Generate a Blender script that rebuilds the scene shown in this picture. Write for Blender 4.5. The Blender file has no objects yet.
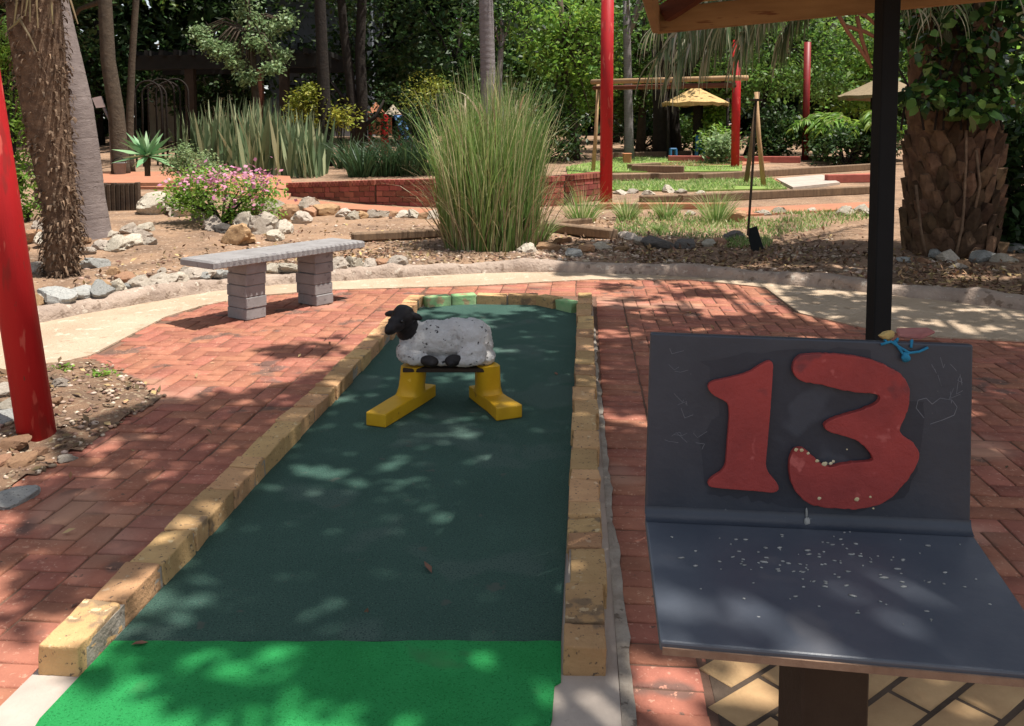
import bpy, bmesh, math, random
import numpy as np
from mathutils import Vector, Matrix, noise
R = math.radians
random.seed(7); rng = np.random.default_rng(7)
sc = bpy.context.scene
col = sc.collection

# ------------------------------------------------------------------ camera
F, H, TH, PY0 = 900.0, 1.4, R(4), 191.0
cam = bpy.data.cameras.new('camera'); camo = bpy.data.objects.new('camera', cam); col.objects.link(camo)
camo.location = (0, 0, H); camo.rotation_euler = (math.pi/2 - TH, 0, 0)
cam.sensor_width = 36; cam.lens = F/1024*36; cam.shift_y = -(363-PY0)/1024
cam.clip_start = 0.05; cam.clip_end = 500
sc.camera = camo
def ray(px, py):
    xc = (px-512)/F; yu = -(py-PY0)/F
    y = math.cos(TH)+yu*math.sin(TH); z = -math.sin(TH)+yu*math.cos(TH)
    return xc/y, z/y
def G(px, py, z=0.0):
    a, b = ray(px, py); d = (z-H)/b
    return Vector((a*d, d, z))
def D(px, py, d):
    a, b = ray(px, py); return Vector((a*d, d, H+b*d))
KP = [(-260,392),(-60,345),(0,330),(60,322),(150,303),(230,290),(380,280),(520,273),(640,276),(760,283),(880,296),(1024,312),(1150,330),(1400,372)]
KW = [G(*p) for p in KP]
kx = np.array([p.x for p in KW]); ky = np.array([p.y for p in KW])
def yk(x): return np.interp(x, kx, ky)
def terr(x, y):
    e = y - yk(x)
    up = np.clip(e/0.25, 0, 1)
    return np.where(e > 0, 0.075*up + 0.035*np.clip(y-9, 0, 45), -0.04)
def T(x, y): return float(terr(np.float64(x), np.float64(y)))
def GT(px, py):
    a, b = ray(px, py); d = 5.5
    while d < 70:
        z = H+b*d
        if T(a*d, d) >= z and (d - float(yk(a*d))) > 0.1: break
        d += 0.02
    return Vector((a*d, d, T(a*d, d)))
def inframe(p):
    q = Vector(p)-Vector((0,0,H))
    dz = q.y*math.cos(TH)-q.z*math.sin(TH)
    if dz <= 0.05: return False
    u = 512+F*q.x/dz; v = PY0-F*(q.y*math.sin(TH)+q.z*math.cos(TH))/dz
    return -40 < u < 1064 and v > -25

# ------------------------------------------------------------------ object helpers
def tag(o, label=None, cat=None, group=None, kind=None):
    if label: o['label'] = label
    if cat: o['category'] = cat
    if group: o['group'] = group
    if kind: o['kind'] = kind
    return o
def thing(name, loc, label, cat, group=None):
    o = bpy.data.objects.new(name, None); col.objects.link(o); o.location = loc
    o.empty_display_size = .1
    return tag(o, label, cat, group)
def wloc(o):
    v = Vector((0,0,0))
    while o is not None: v = v+o.location; o = o.parent
    return v
def link(name, me, parent=None, origin=None):
    o = bpy.data.objects.new(name, me); col.objects.link(o)
    off = Vector((0,0,0))
    if parent is not None:
        o.parent = parent; off = wloc(parent)
        if origin is not None: o.location = Vector(origin)-off; off = Vector(origin)
    elif origin is not None:
        o.location = origin; off = Vector(origin)
    if off.length > 0: me.transform(Matrix.Translation(-off))
    return o
def npmesh(name, V, Fc, mat, parent=None, smooth=False, origin=None):
    """V (N,3), Fc (M,k) all faces with k corners"""
    me = bpy.data.meshes.new(name)
    V = np.asarray(V, dtype=np.float32); Fc = np.asarray(Fc, dtype=np.int32)
    m, k = Fc.shape
    me.vertices.add(len(V)); me.vertices.foreach_set('co', V.ravel())
    me.loops.add(m*k); me.loops.foreach_set('vertex_index', Fc.ravel())
    me.polygons.add(m); me.polygons.foreach_set('loop_start', np.arange(0, m*k, k, dtype=np.int32))
    me.polygons.foreach_set('loop_total', np.full(m, k, dtype=np.int32))
    if smooth: me.polygons.foreach_set('use_smooth', np.ones(m, dtype=bool))
    me.update(calc_edges=True); me.validate()
    me.materials.append(mat)
    return link(name, me, parent, origin)
class MB:
    def __init__(s): s.v = []; s.f = []
    def add(s, vs, fs):
        n = len(s.v); s.v += [tuple(v) for v in vs]; s.f += [tuple(i+n for i in f) for f in fs]
    def box(s, c, size, rot=None):
        c = Vector(c); M_ = rot if rot is not None else Matrix.Identity(3)
        vs = [c + M_ @ Vector((x*size[0]/2, y*size[1]/2, z*size[2]/2)) for z in (-1,1) for x, y in ((-1,-1),(1,-1),(1,1),(-1,1))]
        s.add(vs, [(3,2,1,0),(4,5,6,7),(0,1,5,4),(1,2,6,5),(2,3,7,6),(3,0,4,7)])
    def beam(s, a, b, w, h, up=(0,0,1)):
        a = Vector(a); b = Vector(b); d = (b-a).normalized(); r = d.cross(Vector(up))
        if r.length < 1e-3: r = d.cross(Vector((0,1,0)))
        r.normalize(); u = r.cross(d)
        vs = [p + r*(x*w/2)+u*(y*h/2) for p in (a, b) for x, y in ((-1,-1),(1,-1),(1,1),(-1,1))]
        s.add(vs, [(0,1,2,3),(7,6,5,4),(0,4,5,1),(1,5,6,2),(2,6,7,3),(3,7,4,0)])
    def tube(s, pts, rad, n=8, cap=True):
        pts = [Vector(p) for p in pts]
        if not hasattr(rad, '__len__'): rad = [rad]*len(pts)
        rings = []; prev = None; base = len(s.v); vs = []
        for i, p in enumerate(pts):
            d = (pts[min(i+1, len(pts)-1)]-pts[max(i-1, 0)])
            d = d.normalized() if d.length > 1e-9 else Vector((0,0,1))
            if prev is None:
                ref = Vector((1,0,0)) if abs(d.x) < .9 else Vector((0,1,0))
                r = d.cross(ref).normalized()
            else:
                r = (prev - d*prev.dot(d)); r = r.normalized() if r.length > 1e-6 else d.orthogonal().normalized()
            prev = r; u = d.cross(r)
            vs += [p+(r*math.cos(2*math.pi*k/n)+u*math.sin(2*math.pi*k/n))*rad[i] for k in range(n)]
        fs = [(i*n+k, i*n+(k+1)%n, (i+1)*n+(k+1)%n, (i+1)*n+k) for i in range(len(pts)-1) for k in range(n)]
        if cap: fs += [tuple(range(n-1, -1, -1)), tuple((len(pts)-1)*n+k for k in range(n))]
        s.add(vs, fs)
    def lump(s, c, r, seed=0, amp=.25, sub=2, freq=1.3, rot=0, cuts=0):
        vs, fs = ico(sub); rr = random.Random(seed); off = Vector((seed*3.17 % 50, seed*1.71 % 50, 3))
        pl = [(Vector((rr.gauss(0,1), rr.gauss(0,1), rr.gauss(0,1))).normalized(), rr.uniform(.55,.9)) for _ in range(cuts)]
        out = []; cr, sr = math.cos(rot), math.sin(rot)
        for v in vs:
            p = v*(1+amp*noise.noise(v*freq+off)+amp*.4*noise.noise(v*freq*2.7+off))
            for n_, d_ in pl:
                t = p.dot(n_)-d_
                if t > 0: p = p-n_*t*.92
            p = Vector((p.x*r[0], p.y*r[1], p.z*r[2]))
            out.append(Vector((p.x*cr-p.y*sr, p.x*sr+p.y*cr, p.z))+Vector(c))
        s.add(out, fs)
    def build(s, name, mat, parent=None, smooth=False, origin=None, bevel=0, seg=1, angle=None):
        me = bpy.data.meshes.new(name); me.from_pydata(s.v, [], s.f); me.update()
        if bevel:
            bm = bmesh.new(); bm.from_mesh(me)
            bmesh.ops.recalc_face_normals(bm, faces=bm.faces)
            ed = [e for e in bm.edges if len(e.link_faces) == 2 and e.calc_face_angle(0) > R(25)]
            bmesh.ops.bevel(bm, geom=ed, offset=bevel, segments=seg, affect='EDGES', profile=.5, clamp_overlap=True)
            bm.to_mesh(me); bm.free()
        if smooth: me.shade_smooth()
        if angle is not None:
            me.shade_smooth()
            bm = bmesh.new(); bm.from_mesh(me)
            for e in bm.edges:
                if len(e.link_faces) == 2 and e.calc_face_angle(0) > R(angle): e.smooth = False
            bm.to_mesh(me); bm.free()
        me.materials.append(mat)
        return link(name, me, parent, origin)
_ico = {}
def ico(sub):
    if sub not in _ico:
        bm = bmesh.new(); bmesh.ops.create_icosphere(bm, subdivisions=sub, radius=1)
        bm.verts.index_update()
        _ico[sub] = ([v.co.copy() for v in bm.verts], [tuple(v.index for v in f.verts) for f in bm.faces]); bm.free()
    return _ico[sub]
def inpoly(x, y, poly):
    x = np.asarray(x); y = np.asarray(y); c = np.zeros(x.shape, bool); n = len(poly)
    for i in range(n):
        x1, y1 = poly[i][0], poly[i][1]; x2, y2 = poly[i-1][0], poly[i-1][1]
        k = ((y1 > y) != (y2 > y)) & (x < (x2-x1)*(y-y1)/((y2-y1) if y2 != y1 else 1e-9)+x1)
        c ^= k
    return c
def remesh(mb, vox, name, mat, parent, disp=None, origin=None, smooth=True):
    me = bpy.data.meshes.new(name); me.from_pydata(mb.v, [], mb.f); me.update()
    o = bpy.data.objects.new('tmp_'+name, me); col.objects.link(o)
    m = o.modifiers.new('r', 'REMESH'); m.mode = 'VOXEL'; m.voxel_size = vox
    s_ = o.modifiers.new('s', 'SMOOTH'); s_.iterations = 4; s_.factor = .5
    dg = bpy.context.evaluated_depsgraph_get(); dg.update()
    me2 = bpy.data.meshes.new_from_object(o.evaluated_get(dg), depsgraph=dg)
    bpy.data.objects.remove(o, do_unlink=True)
    me2.name = name
    if disp:
        nn = [v.normal.copy() for v in me2.vertices]
        for v, n_ in zip(me2.vertices, nn): v.co += n_*disp(v.co)
    if smooth: me2.shade_smooth()
    me2.materials.clear(); me2.materials.append(mat)
    return link(name, me2, parent, origin)

# ------------------------------------------------------------------ materials
def srgb(r, g, b):
    f = lambda c: ((c/255+.055)/1.055)**2.4 if c > 10 else c/255/12.92
    return (f(r), f(g), f(b), 1)
def mat(name, c1, c2=None, scale=6, rough=.85, bump=.15, bscale=40, isl=0.0, spec=.25, spots=None, hue=0.0, trans=0.0, dist=.01, stretch=None, c3=None, rnd=0.0):
    """c1/c2 mixed by noise; isl: random value per mesh island; rnd: per object; spots: [(colour, scale, threshold)]"""
    m = bpy.data.materials.new(name); m.use_nodes = True
    nt = m.node_tree; N = nt.nodes; L = nt.links; b = N['Principled BSDF']
    b.inputs['Roughness'].default_value = rough; b.inputs['Specular IOR Level'].default_value = spec
    tc = N.new('ShaderNodeTexCoord'); vec = tc.outputs['Object']
    if stretch:
        mp = N.new('ShaderNodeMapping'); mp.inputs['Scale'].default_value = stretch; L.new(vec, mp.inputs['Vector']); vec = mp.outputs['Vector']
    def nz(s, det=6, ro=.6):
        n = N.new('ShaderNodeTexNoise'); n.inputs['Scale'].default_value = s; n.inputs['Detail'].default_value = det; n.inputs['Roughness'].default_value = ro
        L.new(vec, n.inputs['Vector']); return n
    def ramp(src, a, z):
        r = N.new('ShaderNodeMapRange'); r.inputs['From Min'].default_value = a; r.inputs['From Max'].default_value = z; L.new(src, r.inputs['Value']); return r.outputs['Result']
    def mix(fac, A, B, mode='MIX'):
        x = N.new('ShaderNodeMix'); x.data_type = 'RGBA'; x.blend_type = mode
        if isinstance(fac, float): x.inputs[0].default_value = fac
        else: L.new(fac, x.inputs[0])
        for s_, v in ((x.inputs[6], A), (x.inputs[7], B)):
            if isinstance(v, tuple): s_.default_value = v if len(v) == 4 else (*v, 1)
            else: L.new(v, s_)
        return x.outputs[2]
    if c2 is None: c2 = c1
    cur = mix(ramp(nz(scale).outputs['Fac'], .35, .65), c1, c2)
    geo = N.new('ShaderNodeNewGeometry')
    if c3 is not None:   # a third colour on some islands
        cur = mix(ramp(geo.outputs['Random Per Island'], .62, .9), cur, c3)
    for (sc_, s_, th) in (spots or []):
        cur = mix(ramp(nz(s_, 3).outputs['Fac'], th, th+.05), cur, sc_)
    if isl or hue or rnd:
        hs = N.new('ShaderNodeHueSaturation')
        src = geo.outputs['Random Per Island']
        if rnd: src = N.new('ShaderNodeObjectInfo').outputs['Random']; isl = rnd
        r = N.new('ShaderNodeMapRange'); r.inputs['To Min'].default_value = 1-isl; r.inputs['To Max'].default_value = 1+isl; L.new(src, r.inputs['Value'])
        L.new(r.outputs['Result'], hs.inputs['Value'])
        if hue:
            wn = N.new('ShaderNodeMath'); wn.operation = 'MULTIPLY'; wn.inputs[1].default_value = 7.13; L.new(src, wn.inputs[0])
            fr = N.new('ShaderNodeMath'); fr.operation = 'FRACT'; L.new(wn.outputs[0], fr.inputs[0])
            r2 = N.new('ShaderNodeMapRange'); r2.inputs['To Min'].default_value = .5-hue; r2.inputs['To Max'].default_value = .5+hue; L.new(fr.outputs[0], r2.inputs['Value'])
            L.new(r2.outputs['Result'], hs.inputs['Hue'])
        L.new(cur, hs.inputs['Color']); cur = hs.outputs['Color']
    L.new(cur, b.inputs['Base Color'])
    if bump:
        bp = N.new('ShaderNodeBump'); bp.inputs['Strength'].default_value = bump; bp.inputs['Distance'].default_value = dist
        L.new(nz(bscale, 8, .65).outputs['Fac'], bp.inputs['Height']); L.new(bp.outputs['Normal'], b.inputs['Normal'])
    if trans:
        tr = N.new('ShaderNodeBsdfTranslucent'); L.new(cur, tr.inputs['Color'])
        mx = N.new('ShaderNodeMixShader'); mx.inputs[0].default_value = trans
        L.new(b.outputs[0], mx.inputs[1]); L.new(tr.outputs[0], mx.inputs[2]); L.new(mx.outputs[0], N['Material Output'].inputs['Surface'])
    return m
def leafm(name, c1, c2, isl=.4, hue=.025, trans=.3, rough=.5, c3=None):
    return mat(name, c1, c2, scale=1.2, rough=rough, bump=0, isl=isl, hue=hue, trans=trans, spec=.4, c3=c3)
MT = dict(
 soil=mat('soil', (.36,.225,.14), (.20,.128,.084), 2.2, .95, .9, 30, spots=[((.45,.33,.24),22,.6)], dist=.03),
 soil2=mat('soil_near', (.30,.18,.11), (.17,.11,.075), 5, .95, 1, 45, spots=[((.40,.30,.20),30,.58)], dist=.03),
 sand=mat('sand', (.53,.405,.29), (.43,.32,.22), 1.7, .95, 1, 40, spots=[((.38,.28,.19),6,.62),((.60,.48,.36),11,.6),((.33,.24,.16),48,.66)], dist=.02),
 paver=mat('red_paver', (.375,.150,.096), (.285,.111,.072), 9, .92, .9, 70, isl=.15, hue=.007, spots=[((.17,.095,.072),2.6,.60),((.45,.23,.155),60,.61),((.40,.205,.14),.8,.58),((.13,.08,.06),26,.68)], dist=.006),
 joint2=mat('dark_joint', (.06,.042,.03), (.10,.07,.05), 8, .95, .6, 60),
 ypaver=mat('yellow_paver', (.46,.30,.15), (.36,.22,.11), 7, .88, .6, 70, isl=.2, spots=[((.25,.15,.09),5,.64)], dist=.006),
 joint=mat('joint_dirt', (.075,.043,.031), (.22,.12,.08), 1.1, .95, .6, 60),
 kbrick=mat('yellow_brick', (.56,.345,.165), (.45,.265,.125), 8, .93, .9, 90, isl=.22, hue=.012, spots=[((.26,.17,.10),7,.61),((.60,.43,.25),26,.63),((.17,.115,.075),70,.62),((.42,.38,.33),5,.73)], dist=.008),
 gbrick=mat('green_brick', (.20,.40,.17), (.32,.44,.22), 12, .9, .6, 50, isl=.15, spots=[((.36,.27,.15),9,.58)], dist=.006),
 mortar=mat('mortar', (.40,.35,.29), (.25,.21,.17), 9, .95, 1, 50, spots=[((.15,.12,.095),20,.62)]),
 concrete=mat('concrete', (.46,.39,.33), (.37,.31,.265), 5, .9, .35, 60, spots=[((.33,.28,.24),14,.64)]),
 carpet=mat('carpet', (.038,.092,.070), (.053,.115,.088), 1.3, .95, 1, 260, spots=[((.072,.125,.102),1.7,.54),((.022,.054,.045),170,.55),((.105,.165,.135),230,.60),((.08,.105,.085),12,.67)], dist=.008, spec=.3),
 turf=mat('turf', (.018,.26,.062), (.03,.33,.09), 3, .95, 1, 260, spots=[((.014,.205,.05),150,.56),((.04,.36,.11),220,.6),((.05,.25,.08),3,.64)], dist=.008, spec=.2),
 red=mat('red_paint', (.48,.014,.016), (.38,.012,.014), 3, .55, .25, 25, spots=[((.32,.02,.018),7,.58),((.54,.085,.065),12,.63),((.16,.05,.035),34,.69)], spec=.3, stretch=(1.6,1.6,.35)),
 red2=mat('dark_red_paint', (.25,.018,.018), (.19,.014,.014), 3, .5, .1, 20, spots=[((.2,.03,.02),9,.7)], spec=.4),  # darkened red: shade on the far pole is put into the colour
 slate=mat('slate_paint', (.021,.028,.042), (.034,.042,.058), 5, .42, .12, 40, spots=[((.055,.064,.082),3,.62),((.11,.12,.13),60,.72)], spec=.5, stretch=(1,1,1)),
 slate_lit=mat('slate_shelf_lit', (.052,.063,.084), (.080,.091,.112), 4, .42, .12, 40, spots=[((.095,.10,.115),3.2,.6),((.5,.5,.48),34,.755)], spec=.55),  # panel slate made lighter: light on the upward face put into the colour
 numred=mat('number_red', (.33,.052,.046), (.24,.040,.037), 8, .65, .7, 35, spots=[((.20,.045,.045),9,.60),((.42,.10,.088),17,.62)], dist=.006),
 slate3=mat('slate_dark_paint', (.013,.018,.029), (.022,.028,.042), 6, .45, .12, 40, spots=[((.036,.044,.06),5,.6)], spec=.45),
 dropping=mat('dropping_white', (.34,.34,.32), (.20,.205,.20), 30, .9, .2, 60),
 chip=mat('chipped_plaster', (.50,.42,.22), (.6,.55,.4), 30, .9, .3, 60),
 chalk=mat('chalk', (.17,.18,.2), (.12,.13,.15), 30, .95, 0),
 dark=mat('dark_metal', (.005,.006,.007), (.009,.010,.011), 4, .7, .1, 30, spec=.2),
 postbrown=mat('dark_post', (.030,.018,.012), (.045,.028,.018), 5, .7, .3, 30),
 ochre=mat('ochre_wood', (.38,.235,.10), (.28,.165,.07), 3, .75, .4, 30, stretch=(1,1,8), spots=[((.2,.09,.04),4,.63)]),
 brownwood=mat('brown_wood', (.16,.055,.03), (.10,.035,.02), 4, .75, .4, 30, stretch=(1,1,6)),
 ply=mat('board_edge', (.28,.18,.12), (.20,.12,.08), 20, .8, .3, 60),
 bconc=mat('bench_concrete', (.29,.275,.27), (.225,.21,.205), 8, .92, .5, 70, spots=[((.18,.165,.17),20,.63)]),
 wool=mat('wool_paint', (.62,.60,.58), (.50,.48,.46), 9, .75, 1.0, 38, spots=[((.04,.036,.036),34,.625),((.05,.045,.045),13,.70),((.32,.30,.28),9,.62)], dist=.014),
 black=mat('black_paint', (.010,.008,.009), (.017,.013,.013), 14, .55, .35, 40, spec=.3),
 eye=mat('eye_gloss', (.005,.004,.004), None, 5, .15, 0, spec=.6),
 yellow=mat('yellow_paint', (.62,.36,.010), (.52,.28,.008), 6, .5, .3, 30, spots=[((.33,.17,.015),12,.66),((.72,.46,.06),30,.68)], spec=.4, dist=.004),
 kerb=mat('kerb_mortar', (.44,.34,.27), (.33,.25,.20), 5, .95, 1, 22, spots=[((.22,.16,.12),9,.6),((.52,.44,.36),16,.62)], dist=.03),
 rock_pale=mat('pale_rock', (.54,.47,.385), (.40,.34,.27), 6, .9, .8, 22, rnd=.25, hue=.012, spots=[((.22,.19,.16),9,.62)], dist=.02),
 rock_grey=mat('grey_rock', (.33,.33,.31), (.42,.41,.38), 6, .9, .8, 22, rnd=.25, spots=[((.15,.14,.13),9,.6)], dist=.02),
 rock_tan=mat('tan_rock', (.42,.25,.14), (.33,.19,.11), 6, .9, .8, 22, rnd=.25, hue=.012, spots=[((.2,.12,.08),9,.62)], dist=.02),
 rock_dark=mat('dark_rock', (.10,.09,.085), (.16,.14,.12), 6, .9, .8, 22, rnd=.25, dist=.02),
 gravel=mat('gravel', (.32,.21,.14), (.18,.125,.09), 8, .95, .3, 40, isl=.5, hue=.02, c3=(.40,.32,.25)),
 litter=mat('leaf_litter', (.22,.13,.07), (.13,.08,.05), 8, .9, 0, isl=.5, hue=.03, c3=(.33,.22,.11)),
 wallbrick=mat('wall_brick', (.32,.10,.07), (.24,.075,.055), 9, .9, .5, 40, isl=.3, hue=.01),
 pinkpave=mat('faded_red_paving', (.42,.185,.105), (.35,.15,.09), 6, .9, .4, 30, spots=[((.30,.2,.14),3,.62)]),
 timber=mat('weathered_timber', (.20,.13,.08), (.13,.085,.055), 5, .9, .6, 30, stretch=(6,1,1), isl=.2),
 darktimber=mat('dark_timber', (.075,.05,.033), (.045,.03,.022), 5, .9, .6, 30, isl=.3),
 palewood=mat('pale_pole_wood', (.44,.28,.15), (.34,.21,.11), 6, .8, .3, 30),
 thatch=mat('thatch', (.56,.38,.17), (.40,.26,.11), 20, .95, .8, 60, isl=.3, stretch=(1,1,.3)),
 thatch_shaded=mat('shaded_thatch', (.27,.205,.125), (.19,.145,.09), 20, .95, .8, 60, isl=.3, stretch=(1,1,.3)),  # darker copy of the thatch: shade on the far right roof is in the colour
 blue=mat('blue_plastic', (.05,.17,.36), (.04,.13,.3), 5, .5, .05, 20),
 cord=mat('blue_cord', (.02,.20,.34), (.015,.15,.28), 40, .7, .2, 90),
 pink=mat('dull_pink', (.36,.15,.13), (.28,.10,.09), 20, .85, .4, 60),
 ywood=mat('yellowed_scrap', (.5,.36,.14), (.4,.28,.1), 20, .85, .4, 60),
 bark_smooth=mat('smooth_palm_bark', (.23,.185,.17), (.165,.13,.12), 7, .9, .6, 24, stretch=(1,1,3), spots=[((.11,.085,.075),12,.62)], dist=.015),
 bark_fibre=mat('fibre_bark', (.17,.105,.065), (.09,.055,.036), 12, .95, .9, 30, spots=[((.26,.18,.12),26,.62)], dist=.02),
 flap=mat('leaf_base', (.20,.13,.082), (.10,.065,.042), 14, .9, .5, 40, isl=.45),
 boot=mat('palm_boot', (.175,.105,.06), (.085,.050,.030), 7, .95, .9, 26, isl=.5, hue=.01, spots=[((.09,.05,.03),11,.6)], dist=.02),
 bark_dark=mat('dark_bark', (.032,.024,.019), (.018,.014,.012), 9, .95, .9, 20, dist=.03),
 bark_mid=mat('mid_bark', (.095,.07,.048), (.06,.045,.032), 9, .95, .9, 20, dist=.03),
 bark_grey=mat('grey_bark', (.24,.21,.21), (.17,.15,.15), 9, .95, .8, 20, stretch=(1,1,4), dist=.02),
 bwall=mat('house_wall', (.20,.215,.25), (.165,.18,.21), 3, .85, .2, 20),
 bbeige=mat('beige_wall', (.5,.42,.32), (.42,.35,.26), 3, .85, .2, 20),
 bglass=mat('window_glass', (.03,.035,.045), (.05,.06,.07), 3, .2, 0, spec=.6),
 roofdark=mat('dark_roof', (.014,.013,.012), (.022,.02,.018), 5, .8, .3, 20),
 terracotta=mat('terracotta', (.48,.20,.10), (.38,.15,.08), 6, .85, .4, 30),
 white=mat('white_paint', (.72,.62,.60), (.62,.54,.52), 5, .6, .1, 20),
 bucket=mat('grey_bucket', (.24,.23,.22), (.17,.16,.16), 6, .7, .2, 30),
 lf_dark=leafm('leaf_dark', (.045,.088,.022), (.028,.06,.016), trans=.4, isl=.55),
 lf_mid=leafm('leaf_mid', (.125,.22,.04), (.075,.145,.029), trans=.45, isl=.5),
 lf_bright=leafm('leaf_bright', (.24,.38,.06), (.16,.28,.045), trans=.48),
 lf_pale=leafm('leaf_pale', (.28,.38,.18), (.20,.29,.125), isl=.35, trans=.4),
 lf_yel=leafm('leaf_yellow_green', (.34,.32,.04), (.20,.25,.035)),
 lf_gloss=leafm('leaf_glossy', (.024,.058,.015), (.04,.09,.022), rough=.25, trans=.25, isl=.55, c3=(.10,.19,.04)),
 lf_wood=leafm('leaf_far', (.035,.066,.02), (.018,.038,.012), isl=.55),
 lf_agave=leafm('leaf_agave', (.20,.36,.17), (.15,.29,.13), isl=.12, rough=.45, trans=.15),
 lf_sans=leafm('leaf_sword', (.19,.26,.13), (.115,.18,.085), isl=.45, c3=(.42,.44,.26)),
 lf_grass=leafm('leaf_reed', (.285,.43,.125), (.19,.32,.08), isl=.3, c3=(.54,.48,.28), trans=.42),
 lf_dry=leafm('leaf_dry', (.34,.27,.14), (.25,.19,.10), isl=.35),
 lf_strap=leafm('leaf_strap', (.055,.105,.040), (.035,.075,.03), isl=.4),
 lf_frond=leafm('leaf_frond', (.17,.235,.10), (.11,.165,.07), isl=.45, c3=(.30,.28,.19), trans=.35),
 lawn=mat('lawn', (.16,.26,.05), (.22,.29,.08), 2, .95, .8, 60, spots=[((.3,.27,.13),3,.62)], dist=.02),
 flower=leafm('petal_pink', (.58,.26,.36), (.48,.18,.29), isl=.2, trans=.2),
)
SKY, SUN, EXPO = 0.12, 5.0, 0.58
# ------------------------------------------------------------------ foliage helpers
def unit(v): return v/np.maximum(np.linalg.norm(v, axis=1, keepdims=True), 1e-9)
def leaves(name, P, size, mat_, parent=None, aspect=.5, up=.5, droop=.25, origin=None, hexa=False):
    P = np.asarray(P, float); n = len(P); size = np.broadcast_to(np.asarray(size, float), (n,))[:, None]*rng.uniform(.7, 1.3, (n,1))
    a = rng.normal(size=(n,3)); a[:,2] = a[:,2]*.6-droop; a = unit(a)
    m = rng.normal(size=(n,3)); m[:,2] = np.abs(m[:,2])+up; b = unit(np.cross(m, a)); nn = np.cross(a, b)
    w = size*aspect*.5
    if hexa:
        V = np.stack([P, P+a*size*.3+b*w+nn*size*.05, P+a*size*.7+b*w*.8, P+a*size-nn*size*.1, P+a*size*.7-b*w*.8, P+a*size*.3-b*w+nn*size*.05], 1).reshape(-1,3)
        k = np.arange(n)[:,None]*6
        Fc = np.concatenate([k+np.array([[0,1,4,5]]), k+np.array([[1,2,3,4]])])
    else:
        V = np.stack([P, P+a*size*.5+b*w, P+a*size-nn*size*.12, P+a*size*.5-b*w], 1).reshape(-1,3)
        Fc = np.arange(n*4).reshape(n,4)
    return npmesh(name, V, Fc, mat_, parent, origin=origin)
def clumped(center, radii, nclump, per, csize, shell=.55):
    c = rng.normal(size=(nclump,3)); c = unit(c)*(rng.uniform(shell**3, 1, (nclump,1))**(1/3)); c = c*np.array(radii)+np.array(center)
    p = np.repeat(c, per, 0); return p + np.clip(rng.normal(size=p.shape), -2, 2)*np.array(csize if hasattr(csize, '__len__') else (csize, csize, csize*.75)), c
def blades(name, roots, dirs, length, width, droop, mat_, parent=None, seg=5, taper=.12, origin=None, widest=.0, fold=0):
    """curved strips; droop bends each blade toward -z along its length"""
    roots = np.asarray(roots, float); n = len(roots); dirs = unit(np.asarray(dirs, float))
    L = np.broadcast_to(np.asarray(length, float), (n,))[:,None]; W = np.broadcast_to(np.asarray(width, float), (n,))[:,None]
    dr = np.broadcast_to(np.asarray(droop, float), (n,))[:,None]
    side = np.cross(dirs, rng.normal(size=(n,3))); side[:,2] *= .3; side = unit(side)
    pts = []; p = roots.copy(); d = dirs.copy(); st = L/seg
    for i in range(seg+1):
        t = i/seg
        wv = W*(1-(1-taper)*t) if widest == 0 else W*np.interp(t, [0, widest, 1], [.55, 1, taper])
        pts.append((p-side*wv*.5, p+side*wv*.5))
        p = p+d*st; d = d.copy(); d[:,2:] -= dr*(t+.35)*1.4/seg*1.6; d = unit(d)
    V = np.stack([x for pr in pts for x in pr], 1).reshape(-1,3)
    k = (np.arange(n)*(2*(seg+1)))[:,None]
    Fc = np.concatenate([k+np.array([[2*i, 2*i+1, 2*i+3, 2*i+2]]) for i in range(seg)])
    return npmesh(name, V, Fc, mat_, parent, origin=origin)
def sheet(name, poly, z, mat_, kind='structure', thick=.02, parent=None):
    mb = MB(); n = len(poly)
    top = [(p[0], p[1], z if not callable(z) else z(p[0], p[1])) for p in poly]; bot = [(p[0], p[1], t[2]-thick) for p, t in zip(poly, top)]
    mb.add(top+bot, [tuple(range(n))]+[(i, (i+1) % n, n+(i+1) % n, n+i)[::-1] for i in range(n)])
    o = mb.build(name, mat_, parent)
    bm = bmesh.new(); bm.from_mesh(o.data); bmesh.ops.recalc_face_normals(bm, faces=bm.faces); bm.to_mesh(o.data); bm.free()
    return tag(o, kind=kind)

# ------------------------------------------------------------------ lane frame
O0 = Vector((-1.079, 2.291, 0)); U = Vector((.0815, .9967, 0)).normalized(); RT = Vector((U.y, -U.x, 0)); LW = 1.21; ANG = math.atan2(-U.x, U.y)
ROT = Matrix.Rotation(ANG, 3, 'Z')
def LN(s, t, z=0): p = O0+U*s+RT*t; return Vector((p.x, p.y, z))
def lane(p): q = Vector((p[0], p[1], 0))-O0; return q.dot(U), q.dot(RT)

# ------------------------------------------------------------------ ground
xs = np.unique(np.concatenate([np.linspace(-90,-8,18), np.arange(-8,8.01,.16), np.linspace(8,90,18)]))
ys = np.unique(np.concatenate([np.linspace(-30,4,10), np.arange(4,14,.14), np.linspace(14,30,30), np.linspace(31,160,22)]))
X, Y = np.meshgrid(xs, ys); Z = terr(X, Y)
e = Y-yk(X)
bump_ = np.array([[noise.noise(Vector((x*1.7, y*1.7, 0)))*.045+noise.noise(Vector((x*5, y*5, 3)))*.016 for x in xs] for y in ys])
Z = Z + np.where(e > .3, bump_*(1-.85*np.clip((Y-10.8)/1.2, 0, 1)), 0)
nx = len(xs); idx = np.arange(len(ys)*nx).reshape(len(ys), nx)
Fc = np.stack([idx[:-1,:-1], idx[:-1,1:], idx[1:,1:], idx[1:,:-1]], -1).reshape(-1,4)
g = npmesh('ground', np.stack([X,Y,Z],-1).reshape(-1,3), Fc, MT['soil'], smooth=True); tag(g, kind='structure')

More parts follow.
